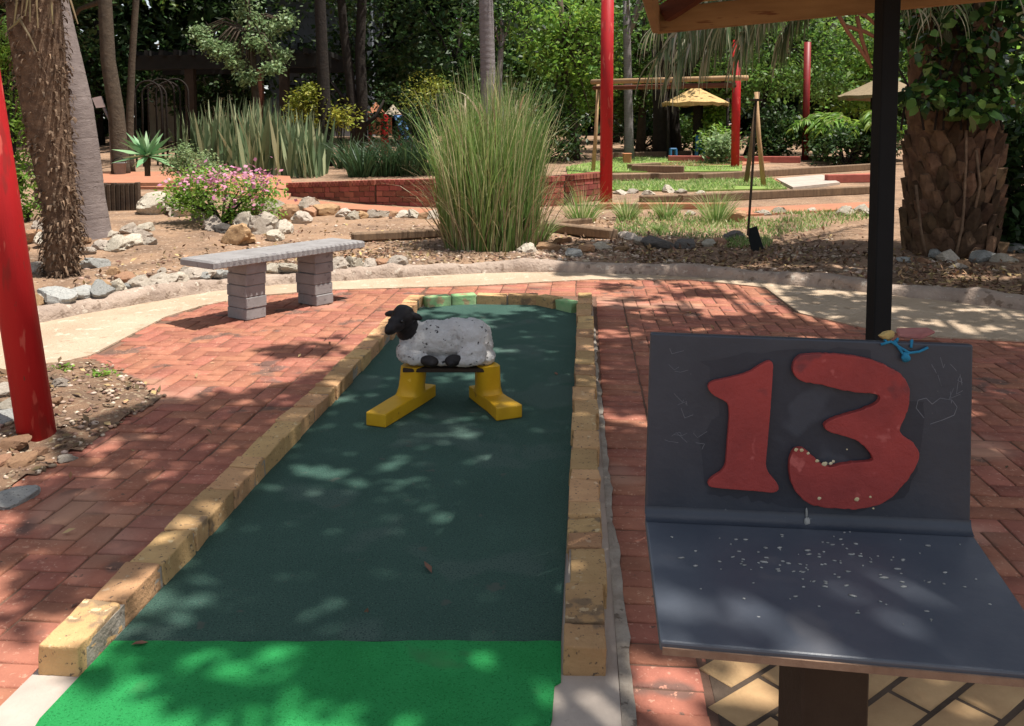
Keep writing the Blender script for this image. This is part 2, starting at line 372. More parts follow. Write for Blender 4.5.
# paving ------------------------------------------------------------
sheet('paving_bed', [(-6,-1.5),(6,-1.5),(6,9),(-6,9)], .0015, MT['joint'], thick=.02)
sand_front = [(-330,470),(-60,395),(0,378),(90,358),(165,319),(200,308),(250,298),(330,291.5),(480,287),(590,281),(690,281),(765,289),(800,315),(870,331),(940,339),(1024,343),(1300,356)]
sf = [G(*p) for p in sand_front]
sand_poly = [(p.x, p.y) for p in sf]+[(p.x, p.y+.12) for p in reversed(KW)]
tag(sheet('sand_path', sand_poly, .017, MT['sand'], thick=.012), kind='structure')
soil_px = [(-420,430),(-60,385),(0,371),(88,358.5),(112,366),(168,398),(150,409),(84,452),(0,500),(-160,600),(-600,640)]
sp = [G(*p) for p in soil_px]
# near soil bed: fine grid inside the outline, mounded in the middle
mb = MB(); gx = np.arange(-6, -1.2, .045); gy = np.arange(2.4, 5.9, .045)
px_, py_ = np.meshgrid(gx, gy); poly = [(p.x, p.y) for p in sp]; ins = inpoly(px_, py_, poly)
def edge_d(x, y):
    best = 9
    for i in range(len(poly)):
        a = Vector(poly[i]); b = Vector(poly[i-1]); p = Vector((x, y)); ab = b-a
        t = max(0, min(1, (p-a).dot(ab)/ab.length_squared)); best = min(best, (p-a-ab*t).length)
    return best
vi = {}; 
for j in range(len(gy)):
    for i in range(len(gx)):
        if ins[j,i]:
            dd = edge_d(gx[i], gy[j]); z = .012+min(dd,.5)*.09+noise.noise(Vector((gx[i]*6, gy[j]*6, 1)))*.02*min(1, dd*6)+noise.noise(Vector((gx[i]*19, gy[j]*19, 5)))*.008
            vi[(j,i)] = len(mb.v); mb.v.append((gx[i], gy[j], z))
for j in range(len(gy)-1):
    for i in range(len(gx)-1):
        q = [(j,i),(j,i+1),(j+1,i+1),(j+1,i)]
        if all(k in vi for k in q): mb.f.append(tuple(vi[k] for k in q))
tag(mb.build('soil_bed', MT['soil2'], smooth=True), kind='structure')
def ZB(x, y): d_ = edge_d(x, y) if inpoly(np.array([x]), np.array([y]), poly)[0] else 0; return .012+min(d_,.5)*.09

def pavers(name, cells, mat_, lx, ly, rot, gap=.0045, bev=.004):
    """cells: centres (x, y); one bevelled block each, slightly uneven"""
    V = []; Fs = []; k = 0
    cr, sr = math.cos(rot), math.sin(rot)
    for cell in cells:
        cx, cy = cell[:2]; l1, l2 = cell[2:] if len(cell) == 4 else (lx, ly)
        hx = l1/2-gap/2-rng.uniform(0,.0015); hy = l2/2-gap/2-rng.uniform(0,.0015); z = rng.normal(0,.0014); tx = rng.normal(0,.008); ty = rng.normal(0,.008)
        a = rot+rng.normal(0,.006); cr, sr = math.cos(a), math.sin(a)
        rings = [(0, -.03), (0, .008-bev+z), (bev, .008+z)]
        for ins_, zz in rings:
            for sx, sy in ((-1,-1),(1,-1),(1,1),(-1,1)):
                x = sx*(hx-ins_); y = sy*(hy-ins_); jx = rng.normal(0,.0012); jy = rng.normal(0,.0012)
                V.append((cx+(x+jx)*cr-(y+jy)*sr, cy+(x+jx)*sr+(y+jy)*cr, zz+x*tx+y*ty))
        for r_ in range(2):
            for q in range(4): Fs.append((k+r_*4+q, k+r_*4+(q+1) % 4, k+r_*4+4+(q+1) % 4, k+r_*4+4+q))
        Fs.append((k+8, k+9, k+10, k+11)); k += 12
    return tag(npmesh(name, V, Fs, mat_), kind='structure')
sandback = [(p.x, p.y+.25) for p in sf]
def red_ok(p):
    s, t = lane(p)
    if -.125 < t < 1.34 and -2 < s < 5.25: return False
    if p.y < 2.36 and t > 1.58: return False
    ylim = np.interp(p.x, [q.x for q in sf], [q.y for q in sf])
    if p.y > ylim+.16: return False
    if p.x < -1.3 and inpoly(np.array([p.x]), np.array([p.y]), poly)[0] and edge_d(p.x, p.y) > .2: return False
    return -4.6 < p.x < 5 and p.y > 1.2
BX, BY = .214, .099; HU = .106
cells = []
def put(s_, t_, lt, ls):
    p = LN(s_+rng.normal(0,.0012), t_+rng.normal(0,.0012))
    if red_ok(p): cells.append((p.x, p.y, lt, ls))
for j in range(-16, 72):     # a soldier course along each side of the lane, then herringbone
    put(j*BY, -.122-BX/2, BX, BY); put(j*BY+.03, 1.352+BX/2, BX, BY)
TL_, TR_ = -.122-BX-.003, 1.352+BX+.003
for org, sgn, nmax in ((TL_, -1, 46), (TR_, 1, 46)):
    for i in range(-3, nmax):
        for j in range(-16, 76):
            m_ = (i-j) % 4
            if m_ == 0: cs_ = [(i, j), (i+1, j)]
            elif m_ == 3: cs_ = [(i, j), (i, j+1)]
            else: continue
            ins_ = [c for c in cs_ if c[0] >= 0]
            if not ins_: continue
            ci = sum(c[0] for c in ins_)/len(ins_)+.5; cj = sum(c[1] for c in ins_)/len(ins_)+.5
            full = len(ins_) == 2
            put((cj-8)*HU, org+sgn*ci*HU, HU*(2 if full and m_ == 0 else 1), HU*(2 if full and m_ == 3 else 1))
for i in range(8):
    for j in range(0, 14): put(5.19+j*BY, -.10+BX*(i+.5), BX, BY)
pavers('red_brick_paving', cells, MT['paver'], BX, BY, ANG, gap=.006)
cells = []; ra = R(38); c_, s_ = math.cos(ra), math.sin(ra)
for i in range(-30, 30):
    for j in range(-30, 30):
        x = i*.206+(.103 if j % 2 else 0); y = j*.118; p = Vector((x*c_-y*s_, x*s_+y*c_, 0)); s, t = lane(p)
        if p.y < 2.38 and t > 1.64 and p.y > .6 and p.x < 4: cells.append((p.x, p.y))
sheet('paving_bed', [LN(-1.6,1.585), LN(.16,1.585), (4,2.34), (4,.6)], .0035, MT['joint2'], thick=.002)
pavers('yellow_brick_paving', cells, MT['ypaver'], .206, .118, ra, gap=.014)

# concrete base of the lane, carpet, turf
sheet('concrete_base', [LN(-.9,-.135), LN(-.9,1.358), LN(1.2,1.345), LN(3.2,1.33), LN(5.0,1.325), LN(5.0,-.12)], .0135, MT['concrete'], thick=.02)
mb = MB()
pts = [LN(-.95+.06*i, float(np.interp(-.95+.06*i,[0,1.2,3.2,5],[1.358,1.345,1.33,1.325]))-.004) for i in range(84)]; pt2 = [LN(-.95+.06*i, float(np.interp(-.95+.06*i,[0,1.2,3.2,5],[1.388,1.368,1.340,1.329]))+noise.noise(Vector((i*.6,0,0)))*.011+noise.noise(Vector((i*.17,3,0)))*.012) for i in range(84)]
zz = [.0155+.002*noise.noise(Vector((i*.4,7,0))) for i in range(84)]
for i in range(83): mb.add([(*pts[i][:2], zz[i]), (*pt2[i][:2], .0135), (*pt2[i+1][:2], .0135), (*pts[i+1][:2], zz[i+1])], [(0,1,2,3)])
tag(mb.build('mortar_strip', MT['mortar'], smooth=True), kind='structure')
A_, B_ = G(113,640), G(561,640)
A_, B_ = G(113,641,.018), G(561,641,.018)
carpet_poly = [A_, B_, LN(4.44,1.215), LN(4.76,.93), LN(4.76,.34), LN(4.60,-.006)]
sheet('dark_green_carpet', carpet_poly, .018, MT['carpet'], thick=.008)
sheet('bright_green_turf', [G(40,726), G(20,760), G(540,760), G(552,726), G(554.5,692), G(561,688)]+[B_.lerp(A_, k/24)+Vector((0,rng.normal(0,.0022)-.001,0)) for k in range(25)], .019, MT['turf'], thick=.009)

# brick kerbs of the lane
def brick_box(bm, c, size, rz):
    r = bmesh.ops.create_cube(bm, size=1)
    M_ = Matrix.Translation(c) @ Matrix.Rotation(rz, 4, 'Z') @ Matrix.Rotation(rng.normal(0,.012), 4, 'X') @ Matrix.Rotation(rng.normal(0,.012), 4, 'Y') @ Matrix.Diagonal((*size, 1))
    bmesh.ops.transform(bm, matrix=M_, verts=r['verts'])
    for v in r['verts']: v.co += Vector(rng.normal(0,.003,3))
def bm_obj(name, bm, m, parent, bev=.0045, rough=.0030):
    bmesh.ops.bevel(bm, geom=list(bm.edges), offset=bev, segments=2, affect='EDGES', profile=.6)
    bmesh.ops.subdivide_edges(bm, edges=[e for e in bm.edges if e.calc_length() > .05], cuts=8, use_grid_fill=True)
    for v in bm.verts:
        n_ = noise.noise_vector(v.co*95)*.55+noise.noise_vector(v.co*42)*.35+noise.noise_vector(v.co*11)*.6; v.co += n_*rough
    me = bpy.data.meshes.new(name); bm.to_mesh(me); bm.free(); me.materials.append(m); me.shade_smooth()
    return link(name, me, parent)
def kerb(name, label, s0, s1, t, w=.108, h=.082, lens=None):
    th_ = thing(name, LN(s0, t, .011), label, 'kerb', 'brick kerbs round the putting lane')
    bm = bmesh.new(); mo = MB(); s = s0; i = 0
    while s < s1-.04:
        L = (lens[i] if lens and i < len(lens) else rng.choice([.222,.222,.215,.11]))
        L = min(L, s1-s); dt = rng.normal(0,.004)
        brick_box(bm, LN(s+L/2, t+dt, .011+h/2+rng.normal(0,.002)), (w, L-.009, h), ANG)
        s += L; i += 1
    bm_obj('brick', bm, MT['kbrick'], th_)
    mo.box(LN((s0+s1)/2+.01, t, .011+h/2-.006), (w-.012, s1-s0-.06, h-.014), ROT)
    mo.build('mortar', MT['mortar'], th_)
    return th_
kerb('brick_kerb', 'yellow brick kerb along the long left side of the dark green carpet', -.11, 4.72, -.055, lens=[.225,.225,.22,.11,.22,.22,.11,.222])
kerb('brick_kerb', 'yellow brick kerb along the right side of the carpet, next to the number sign', 0.0, 4.95, LW+.056, lens=[.11,.215,.222,.11])
th_ = thing('brick_kerb', LN(4.8,.6,.011), 'short low kerb of brown and green painted bricks closing the far end of the lane', 'kerb', 'brick kerbs round the putting lane')
bm = bmesh.new(); bg = bmesh.new(); mo = MB()
def seg(bm, a, b):
    c = (a+b)/2; d = b-a; brick_box(bm, Vector((c.x, c.y, .052)), (d.length-.008, .105, .082), math.atan2(d.y, d.x))
pp = [LN(4.64,.02), LN(4.74,.20)]; seg(bg, *pp)
seg(bg, LN(4.755,.21), LN(4.81,.40))
for k in range(2): seg(bm, LN(4.815,.41+.25*k), LN(4.815,.41+.25*(k+1)-.01))
seg(bm, LN(4.81,.91), LN(4.66,1.06)); seg(bg, LN(4.65,1.07), LN(4.51,1.20))
bm_obj('brick', bm, MT['kbrick'], th_); bm_obj('painted_brick', bg, MT['gbrick'], th_)
mo.box(LN(4.815,.6,.045), (.6,.085,.06), ROT); mo.build('mortar', MT['mortar'], th_)

# mortared stone kerb behind the sand path
mb = MB(); path = []
for i in range(len(KW)-1):
    n = max(2, int((KW[i+1]-KW[i]).length/.05))
    path += [KW[i].lerp(KW[i+1], k/n) for k in range(n)]
path = [Vector((p.x, float(sum(yk(p.x+o) for o in (-.35,-.2,0,.2,.35))/5), 0)) for p in path]
prof = [(-.012,-.03),(-.004,.03),(.010,.065),(.025,.092),(.065,.112),(.13,.112),(.20,.085),(.26,.02)]
n = len(prof); vs = []
for i, p in enumerate(path):
    d = (path[min(i+1,len(path)-1)]-path[max(i-1,0)]).normalized(); nr = Vector((-d.y, d.x, 0))
    if nr.y < 0: nr = -nr
    for (o_, z) in prof:
        q = p+nr*o_; w = noise.noise(Vector((q.x*3.1, q.y*3.1, z*4)))*.035+noise.noise(Vector((q.x*9, q.y*9, z*12)))*.018+noise.noise(Vector((q.x*24, q.y*24, z*24)))*.007
        vs.append((q.x-nr.x*w, q.y-nr.y*w, z*(1.0+.25*noise.noise(Vector((p.x*1.3, p.y*1.3, 9))))+(w*.9 if z > .1 else 0)))
mb.add(vs, [(i*n+k, (i+1)*n+k, (i+1)*n+k+1, i*n+k+1) for i in range(len(path)-1) for k in range(n-1)])
o = mb.build('stone_kerb', MT['kerb'], smooth=True, origin=(0,8.3,0))
bm = bmesh.new(); bm.from_mesh(o.data); bmesh.ops.recalc_face_normals(bm, faces=bm.faces); bm.to_mesh(o.data); bm.free()
tag(o, 'long rough mortared stone kerb edging the garden bed behind the sandy path', 'kerb')

# ------------------------------------------------------------------ rocks
rock_me = {}
for m_ in ('rock_pale','rock_grey','rock_tan','rock_dark'):
    for k in range(6):
        b_ = MB(); b_.lump((0,0,0), (1,1,1), seed=k*5+{'rock_pale':1,'rock_grey':2,'rock_tan':3,'rock_dark':4}[m_]*37, amp=.5 if m_ == 'rock_pale' else .38, sub=4, freq=1.5, cuts=14)
        b_.v = [tuple(Vector(v)*(1+.07*noise.noise(Vector(v)*4+Vector((k,0,0)))+.035*noise.noise(Vector(v)*11))) for v in b_.v]
        me = bpy.data.meshes.new('rock'); me.from_pydata(b_.v, [], b_.f); me.update(); me.shade_smooth()
        bm = bmesh.new(); bm.from_mesh(me)
        for e_ in bm.edges:
            if len(e_.link_faces) == 2 and e_.calc_face_angle(0) > R(24): e_.smooth = False
        bm.to_mesh(me); bm.free(); me.materials.append(MT[m_]); rock_me[(m_, k)] = me
def rock(p, size, m_='rock_pale', k=None, label=None, group=None, flat=.6, rz=None, name='rock', wide=1.0, sink=.25):
    o = bpy.data.objects.new(name, rock_me[(m_, int(rng.integers(6)) if k is None else k)]); col.objects.link(o)
    size = size*1.28
    o.scale = (size*rng.uniform(.9,1.25)*wide, size*rng.uniform(.7,.95), size*flat*rng.uniform(.85,1.1))
    o.rotation_euler = (rng.normal(0,.12), rng.normal(0,.12), rng.uniform(0,6.28) if rz is None else rz)
    o.location = (p[0], p[1], p[2]+o.scale[2]*(1-2*sink)*.7)
    return tag(o, label, 'rock', group)
def px2m(px, p): return px*p.y/F
def onkerb(p):
    i = min(range(len(path)), key=lambda q: abs(path[q].x/max(path[q].y,.1)-p[0]/p[1])); d = (path[min(i+1,len(path)-1)]-path[max(i-1,0)]).normalized(); nr = Vector((-d.y, d.x, 0)); nr = nr if nr.y > 0 else -nr
    q = path[i]+nr*rng.uniform(.15,.22); return Vector((q.x, q.y, .112))
# loose rocks on the left kerb (photo: x 50..230)
for (x, y, s) in [(88,296,7),(104,297,6),(122,294,7),(146,290,7),(162,284,7),(177,284,7),(198,284,7),(212,279,7),(224,276,7),(233,272,7),(60,303,8),(38,308,9),(246,273,7),(184,270,6),(162,271,6),(147,272,6),(202,269,6)]:
    p = onkerb(G(x, y+6, .1)) if y > 271.5 else GT(x, y+4)
    rock(p, px2m(s, p), ['rock_pale','rock_pale','rock_grey'][int(x) % 3], label='small pale stone among the larger rocks on the left kerb', group='small stones on the left kerb', flat=.65)
row = [(72,297,14,'rock_grey'),(98,290,13,'rock_grey'),(112,293,11,'rock_tan'),(116,285,13,'rock_grey'),(132,287,11,'rock_pale'),(127,277,11,'rock_tan'),(141,281,7,'rock_tan'),(153,286,10,'rock_pale'),(156,276,8,'rock_pale'),(170,279,11,'rock_pale'),(181,276,9,'rock_pale'),(191,281,10,'rock_pale'),(205,277,10,'rock_pale'),(216,271,8,'rock_pale'),(45,301,12,'rock_tan')]
for (x, y, s, m_) in row:
    p = onkerb(G(x, y+6, .13)) if x not in (127,141,156) else GT(x, y+6)
    lab = {72:'long flat grey rock on the left kerb, just right of the leaning red pole', 141:'small round orange rock between pale rocks on the left kerb', 112:'low brown rock between two grey rocks on the left kerb',116:'upright blue grey angular rock on the left kerb'}.get(x)
    rock(p, px2m(s, p)*1.12, m_, label=lab or ('pale angular rock lying on the kerb left of the bench' if m_ == 'rock_pale' else 'grey or brown rock lying on the kerb behind the leaning pole'), group='pale rocks on the kerb left of the bench' if m_ == 'rock_pale' else 'darker rocks on the kerb behind the leaning pole', flat=.62)
# rocks under / right of the bench on the kerb
for (x, y, s) in [(262,271,9),(275,267,9),(292,268,10),(305,262,8),(340,262,11),(356,258,10),(372,259,9),(384,254,8),(395,261,7),(402,255,10)]:
    p = onkerb(G(x, y+5, .14)); rock(p, px2m(s, p), 'rock_pale' if s != 8 else 'rock_tan', label='pale rock set on the kerb behind the concrete bench', group='rocks on the kerb behind the bench', flat=.55)
# rocks round the two left palms
for (x, y, s, m_) in [(42,226,9,'rock_pale'),(30,238,12,'rock_tan'),(46,241,12,'rock_pale'),(38,268,12,'rock_pale'),(50,264,9,'rock_pale'),(86,250,8,'rock_pale'),(103,246,10,'rock_pale'),(118,246,13,'rock_pale'),(133,243,12,'rock_pale'),(128,230,10,'rock_pale'),(140,236,11,'rock_pale'),(150,242,9,'rock_pale'),(110,234,8,'rock_pale'),(82,240,7,'rock_tan'),(95,264,12,'rock_grey'),(84,262,7,'rock_tan'),(112,241,8,'rock_tan'),(112,271,8,'rock_tan'),(22,247,8,'rock_tan'),(146,228,9,'rock_pale')]:
    p = GT(x, y+4); rock(p, px2m(s, p), m_, label={'rock_pale':'white rock scattered at the foot of the smooth palm trunk','rock_tan':'brown rock scattered near the feet of the two left palms','rock_grey':'grey flat rock lying alone on the soil right of the fibrous palm'}[m_], group='rocks round the left palms' if m_ != 'rock_grey' else None, flat=.6)
# big rocks under the pink flower bush
for (x, y, s, m_, lab) in [(155,206,19,'rock_pale','large pitted cream rock below the rosette plant'),(186,208,16,'rock_pale','large white rough rock below the left of the flower bush'),(203,212,11,'rock_pale','chunky cream rock second from left below the flower bush'),(235,236,17,'rock_tan','broad sandy brown boulder lying lowest below the flower bush'),(245,224,13,'rock_pale',None),(258,226,12,'rock_pale',None),(268,222,13,'rock_pale',None),(270,206,13,'rock_pale',None),(291,212,13,'rock_tan','leaning orange brown boulder right of the flower bush'),(303,216,10,'rock_pale',None),(312,209,9,'rock_tan',None),(328,208,12,'rock_tan','rounded orange brown boulder rightmost by the paving edge'),(308,202,10,'rock_pale',None),(255,215,10,'rock_tan',None),(224,226,10,'rock_dark',None),(275,233,9,'rock_pale',None),(284,226,9,'rock_pale',None),(172,204,9,'rock_tan',None),(214,222,11,'rock_pale',None)]:
    p = GT(x, y+7); rock(p, px2m(s, p), m_, label=lab or {'rock_pale':'white jagged rock in the heap under the flower bush','rock_tan':'brown rock in the heap under the flower bush','rock_dark':'dark rock in the shade under the flower bush'}[m_], group=None if lab or m_ == 'rock_dark' else 'rocks heaped under the flower bush', flat=.75)
# row in front of the pink paving strip
for i, x in enumerate(range(343, 446, 10)):
    p = GT(x, 217+rng.uniform(-1,2)); rock(p, px2m(rng.uniform(5,8), p), ['rock_pale','rock_pale','rock_tan'][i % 3], label='small stone in the row below the long brick wall', group='stones in the row below the brick wall', flat=.6)
# middle and right kerb rocks
for (x, y, s, m_, lab) in [(528,248,11,'rock_pale','cream wedge shaped rock at the right foot of the tall grass'),(399,259,9,'rock_pale','square cream rock on the kerb left of the tall grass'),(550,246,11,'rock_tan',None),(575,250,9,'rock_grey',None),(588,246,9,'rock_tan',None),(600,244,8,'rock_pale',None),(622,246,7,'rock_tan',None),(628,234,9,'rock_pale',None),(640,238,7,'rock_pale',None),(562,238,8,'rock_tan',None),(660,243,13,'rock_dark','dark flat slab of rock lying on the soil, left of its dark neighbour'),(684,243,12,'rock_dark','dark tilted slab of rock left of the garden spade'),(709,242,8,'rock_pale',None),(720,240,8,'rock_tan',None),(733,235,11,'rock_dark','dark green grey rock beside the spade blade'),(738,216,12,'rock_tan','broad pinkish brown rock behind the spade handle')]:
    p = GT(x, y+5); rock(p, px2m(s, p), m_, label=lab or {'rock_tan':'brown rock in the bed right of the tall grass','rock_pale':'small pale rock in the bed right of the tall grass','rock_grey':'grey rock in the bed right of the tall grass'}[m_], group=None if lab or m_ == 'rock_grey' else 'rocks right of the tall grass', flat=.55)
for (x, y, s) in [(690,213,6),(765,213,7),(778,212,8),(812,210,6),(845,213,9),(862,211,10),(872,214,8),(620,192,6),(632,191,6),(648,193,6),(668,190,7),(682,191,6),(701,192,5)]:
    p = GT(x, y+2); rock(p, px2m(s, p), 'rock_pale', label='whitish stone along the edge of the far lanes', group='whitish stones along the far lanes', flat=.5)
for (x, y, s, m_) in [(905,258,8,'rock_grey'),(938,253,10,'rock_grey'),(948,257,11,'rock_pale'),(925,260,6,'rock_tan'),(963,262,7,'rock_tan'),(980,257,12,'rock_grey'),(1000,258,10,'rock_pale'),(1016,248,12,'rock_grey'),(975,244,12,'rock_dark'),(958,265,7,'rock_pale')]:
    p = GT(x, y+4); rock(p, px2m(s, p), m_, label='rock in the shade at the foot of the thick palm', group='rocks at the foot of the thick palm', flat=.55)
# near left bed
for (x, y, s, m_, lab) in [(14,440,16,'rock_tan','flat sandy brown rock at the foot of the leaning red pole'),(4,392,16,'rock_pale',None),(12,408,15,'rock_pale',None),(2,418,17,'rock_grey',None),(22,398,10,'rock_pale',None),(60,384,10,'rock_pale','pale flat stone right of the leaning red pole'),(56,402,8,'rock_tan','small orange stone touching the right of the leaning red pole'),(66,450,10,'rock_pale','little beige stone on the soil edge beside the red pavers'),(8,370,12,'rock_tan','reddish brown stone behind the leaning red pole'),(8,488,20,'rock_grey','flat blue grey stone at the left edge beside the pavers'),(40,446,9,'rock_tan','pinkish stone in front of the leaning red pole'),(20,456,12,'rock_tan',None),(0,456,14,'rock_tan',None)]:
    p = G(x, y+s*.35, .04); p.z = ZB(p.x, p.y); rock(p, px2m(s, p)*.95, m_, label=lab or {'rock_pale':'white rock in the pile left of the leaning red pole','rock_grey':'big grey rock in the pile left of the leaning red pole','rock_tan':'brown stone in the pile in front of the leaning red pole'}[m_], group=None if lab or m_ == 'rock_grey' else 'rocks piled by the leaning pole', flat=.45)

# gravel and leaf litter (uncountable)
pts = []
while len(pts) < 170:
    x, y = rng.uniform(-3.6,3.4), rng.uniform(2.1,7.6); s_, t_ = lane((x, y))
    if (t_ < -.16 or t_ > 1.42 or (.05 < t_ < 1.15 and rng.random() < .16 and y < 6.6)) and y < np.interp(x, [q.x for q in sf], [q.y for q in sf])-.05: pts.append((x, y, .0125 if not 0 < t_ < 1.3 else .021))
P_ = np.array(pts)
tag(leaves('leaf_litter', P_, rng.uniform(.018,.055,len(P_)), MT['litter'], aspect=.4, up=6, droop=0), kind='stuff')
def scatter(name, pts, smin, smax, mat_, kind='stuff', flat=.6):
    vs, fs = ico(1); vs = np.array(vs); n = len(pts); V = []
    fs = np.array(fs)
    s = rng.uniform(smin, smax, (n,1,1))*np.stack([rng.uniform(.7,1.3,(n,3))],1)*np.array([1,1,flat])
    a = rng.uniform(0, 6.28, n); ca, sa = np.cos(a), np.sin(a)
    v = vs[None]*s*(1+rng.normal(0,.13,(n,len(vs),1)))
    x = v[...,0]*ca[:,None]-v[...,1]*sa[:,None]; y = v[...,0]*sa[:,None]+v[...,1]*ca[:,None]
    V = np.stack([x,y,v[...,2]],-1)+np.asarray(pts)[:,None,:]
    Fs = (fs[None]+(np.arange(n)*len(vs))[:,None,None]).reshape(-1,3)
    return tag(npmesh(name, V.reshape(-1,3), Fs, mat_), kind=kind)
pts = []
while len(pts) < 2600:
    x, y = rng.uniform(-4,-1.4), rng.uniform(2.5,5.2)
    if inpoly(np.array([x]), np.array([y]), poly)[0]: pts.append((x, y, ZB(x, y)+.003))
scatter('gravel', pts, .004, .016, MT['gravel'])
P = np.array(pts)[rng.choice(len(pts), 900)]+np.array([0,0,.008])
tag(leaves('leaf_litter', P, .05, MT['litter'], aspect=.45, up=4, droop=0), kind='stuff')
pts = []
while len(pts) < 5000:
    x = rng.uniform(-5,5.5); y = float(yk(x))+.25+abs(rng.normal(0,1.3))
    cl = noise.noise(Vector((x*1.1, y*1.1, 4)))
    if rng.random() < .35+cl*1.2: pts.append((x, y, T(x, y)+noise.noise(Vector((x*1.7, y*1.7, 0)))*.045))
scatter('gravel', pts, .006, .03, MT['gravel'])
P = []
while len(P) < 9000:
    x = rng.uniform(-5,5.5); y = float(yk(x))+.25+abs(rng.normal(0,1.6))
    if rng.random() < .3+noise.noise(Vector((x*.9, y*.9, 14)))+(.4 if x > 1.2 else 0): P.append((x, y, T(x, y)+.01+noise.noise(Vector((x*1.7, y*1.7, 0)))*.045))
tag(leaves('leaf_litter', P, .06, MT['litter'], aspect=.45, up=3, droop=0), kind='stuff')
# ------------------------------------------------------------------ sheep on yellow boots
SC = D(445, 345, 4.42)
sheep = thing('sheep_statue', (SC.x, SC.y, .018), 'white lying sheep figure with black head, propped on two yellow boots on the carpet', 'statue')
def ell(mb, c, r, rot=None):
    vs, fs = ico(3); M_ = rot if rot is not None else Matrix.Identity(3)
    mb.add([SC+Vector(c)+M_ @ Vector((v.x*r[0], v.y*r[1], v.z*r[2])) for v in vs], fs)
RY = lambda a: Matrix.Rotation(R(a), 3, 'Y'); RZ = lambda a: Matrix.Rotation(R(a), 3, 'Z')
mb = MB()
ell(mb, (0,.01,.015), (.215,.120,.098)); ell(mb, (.135,.01,.028), (.105,.122,.105)); ell(mb, (.06,.01,.045), (.13,.105,.088)); ell(mb, (-.13,0,.012), (.105,.115,.10))
ell(mb, (-.165,-.01,.055), (.075,.085,.075)); ell(mb, (-.07,.01,.04), (.12,.10,.082))
ell(mb, (0,.01,-.085), (.205,.125,.030)); ell(mb, (.205,.0,-.075), (.055,.09,.045)); ell(mb, (.225,-.01,.0), (.022,.028,.06))
ell(mb, (-.155,-.105,-.055), (.085,.042,.038), RY(8)); ell(mb, (-.20,-.08,-.03), (.045,.05,.06))
ell(mb, (.145,-.10,-.035), (.075,.05,.060), RY(-15)); ell(mb, (.13,-.125,-.066), (.085,.036,.034), RY(-6))
mb.v = [tuple(SC+Vector(((v[0]-SC.x)*.955+.002, (v[1]-SC.y)*.95, .118-(.118-(v[2]-SC.z))*.90))) for v in mb.v]
def wool(c):
    return noise.noise(c*30)*.0050+abs(noise.noise(c*62))*.0055+noise.noise(c*120)*.0016+noise.noise(c*12)*.004
remesh(mb, .0050, 'body', MT['wool'], sheep, wool)
mb = MB()   # black hooves tucked under the body
for cx, a in ((-.066,8),(.052,-6)):
    m2 = MB(); ell(m2, (cx,-.13,-.048+(.004 if cx > 0 else 0)), (.046,.028,.029), RY(a)); ell(m2, (cx+(.012 if cx < 0 else -.012),-.134,-.055), (.026,.03,.022))
    remesh(m2, .005, 'hoof', MT['black'], sheep)
mb = MB()   # head turned half towards the camera, muzzle down to the left
hc = Vector((-.196,-.085,.150))
def he(c, r, rot=None): ell(mb, hc+Vector(c), r, rot)
he((0,0,.012), (.058,.062,.058)); he((-.030,-.038,-.016), (.042,.046,.040)); he((-.052,-.066,-.034), (.030,.034,.030)); he((-.060,-.078,-.040), (.023,.022,.022))
he((.012,.03,-.035), (.056,.06,.055)); he((.02,.045,-.07), (.062,.06,.055)); he((-.005,-.005,.05), (.034,.038,.022))
he((-.066,.022,.022), (.034,.017,.016), RZ(-25) @ RY(-14)); he((.066,-.022,.016), (.034,.017,.018), RZ(-22) @ RY(16))
head = remesh(mb, .0055, 'head', MT['black'], sheep, lambda c: noise.noise(c*60)*.0016)
for ex in (Vector((-.062,-.034,.0)), Vector((.004,-.075,.004))):
    m2 = MB(); ell(m2, hc+ex, (.008,.008,.009)); m2.build('eye', MT['eye'], head, smooth=True)
mb = MB(); mb.box(SC+Vector((.0,.0,-.102)), (.40,.20,.020)); mb.build('base_board', MT['postbrown'], sheep, bevel=.003)
def boot(ankle, heel, toe, wtoe):
    """long clown shoe with an upright shaft"""
    z0 = .019; d = (toe-heel); d.z = 0; L = d.length; d.normalize(); r = Vector((d.y, -d.x, 0))
    b_ = MB(); secs = [(0,.052,.062),(.30,.055,.066),(.55,.055,.066),(.62,.055,.066),(1.0,wtoe,.064)]
    vs = []
    for t, w, h in secs:
        c = heel+d*(L*t)
        for x, z in ((-1,0),(1,0),(1,1),(-1,1)): vs.append((c.x+r.x*x*w, c.y+r.y*x*w, z0+z*h))
    fs = [(i*4+k, i*4+(k+1)%4, i*4+4+(k+1)%4, i*4+4+k) for i in range(4) for k in range(4)]+[(3,2,1,0),(16,17,18,19)]
    b_.add(vs, fs)
    o = b_.build('boot', MT['yellow'], sheep, bevel=.006, seg=2)
    b_ = MB(); vs = []
    top = Vector((ankle.x, ankle.y, SC.z-.088))
    base = heel+d*(L*.34)
    for t, w, l, z in ((0,.062,.090,z0+.058),(.12,.058,.074,z0+.075),(.3,.056,.062,z0+.10),(.7,.056,.060,z0+.15),(1,.055,.058,top.z)):
        c = base.lerp(Vector((top.x, top.y, 0)), t)
        m_ = 12
        for k in range(m_):
            a = 2*math.pi*k/m_; ca, sa = math.cos(a), math.sin(a); q = .55
            ca = math.copysign(abs(ca)**q, ca); sa = math.copysign(abs(sa)**q, sa)
            vs.append((c.x+d.x*l*ca+r.x*w*sa, c.y+d.y*l*ca+r.y*w*sa, z))
    b_.add(vs, [(i*12+k, i*12+(k+1)%12, i*12+12+(k+1)%12, i*12+12+k) for i in range(4) for k in range(12)]+[tuple(range(11,-1,-1)), tuple(range(48,60))])
    b_.build('boot_shaft', MT['yellow'], o, angle=50)
ztop = .08
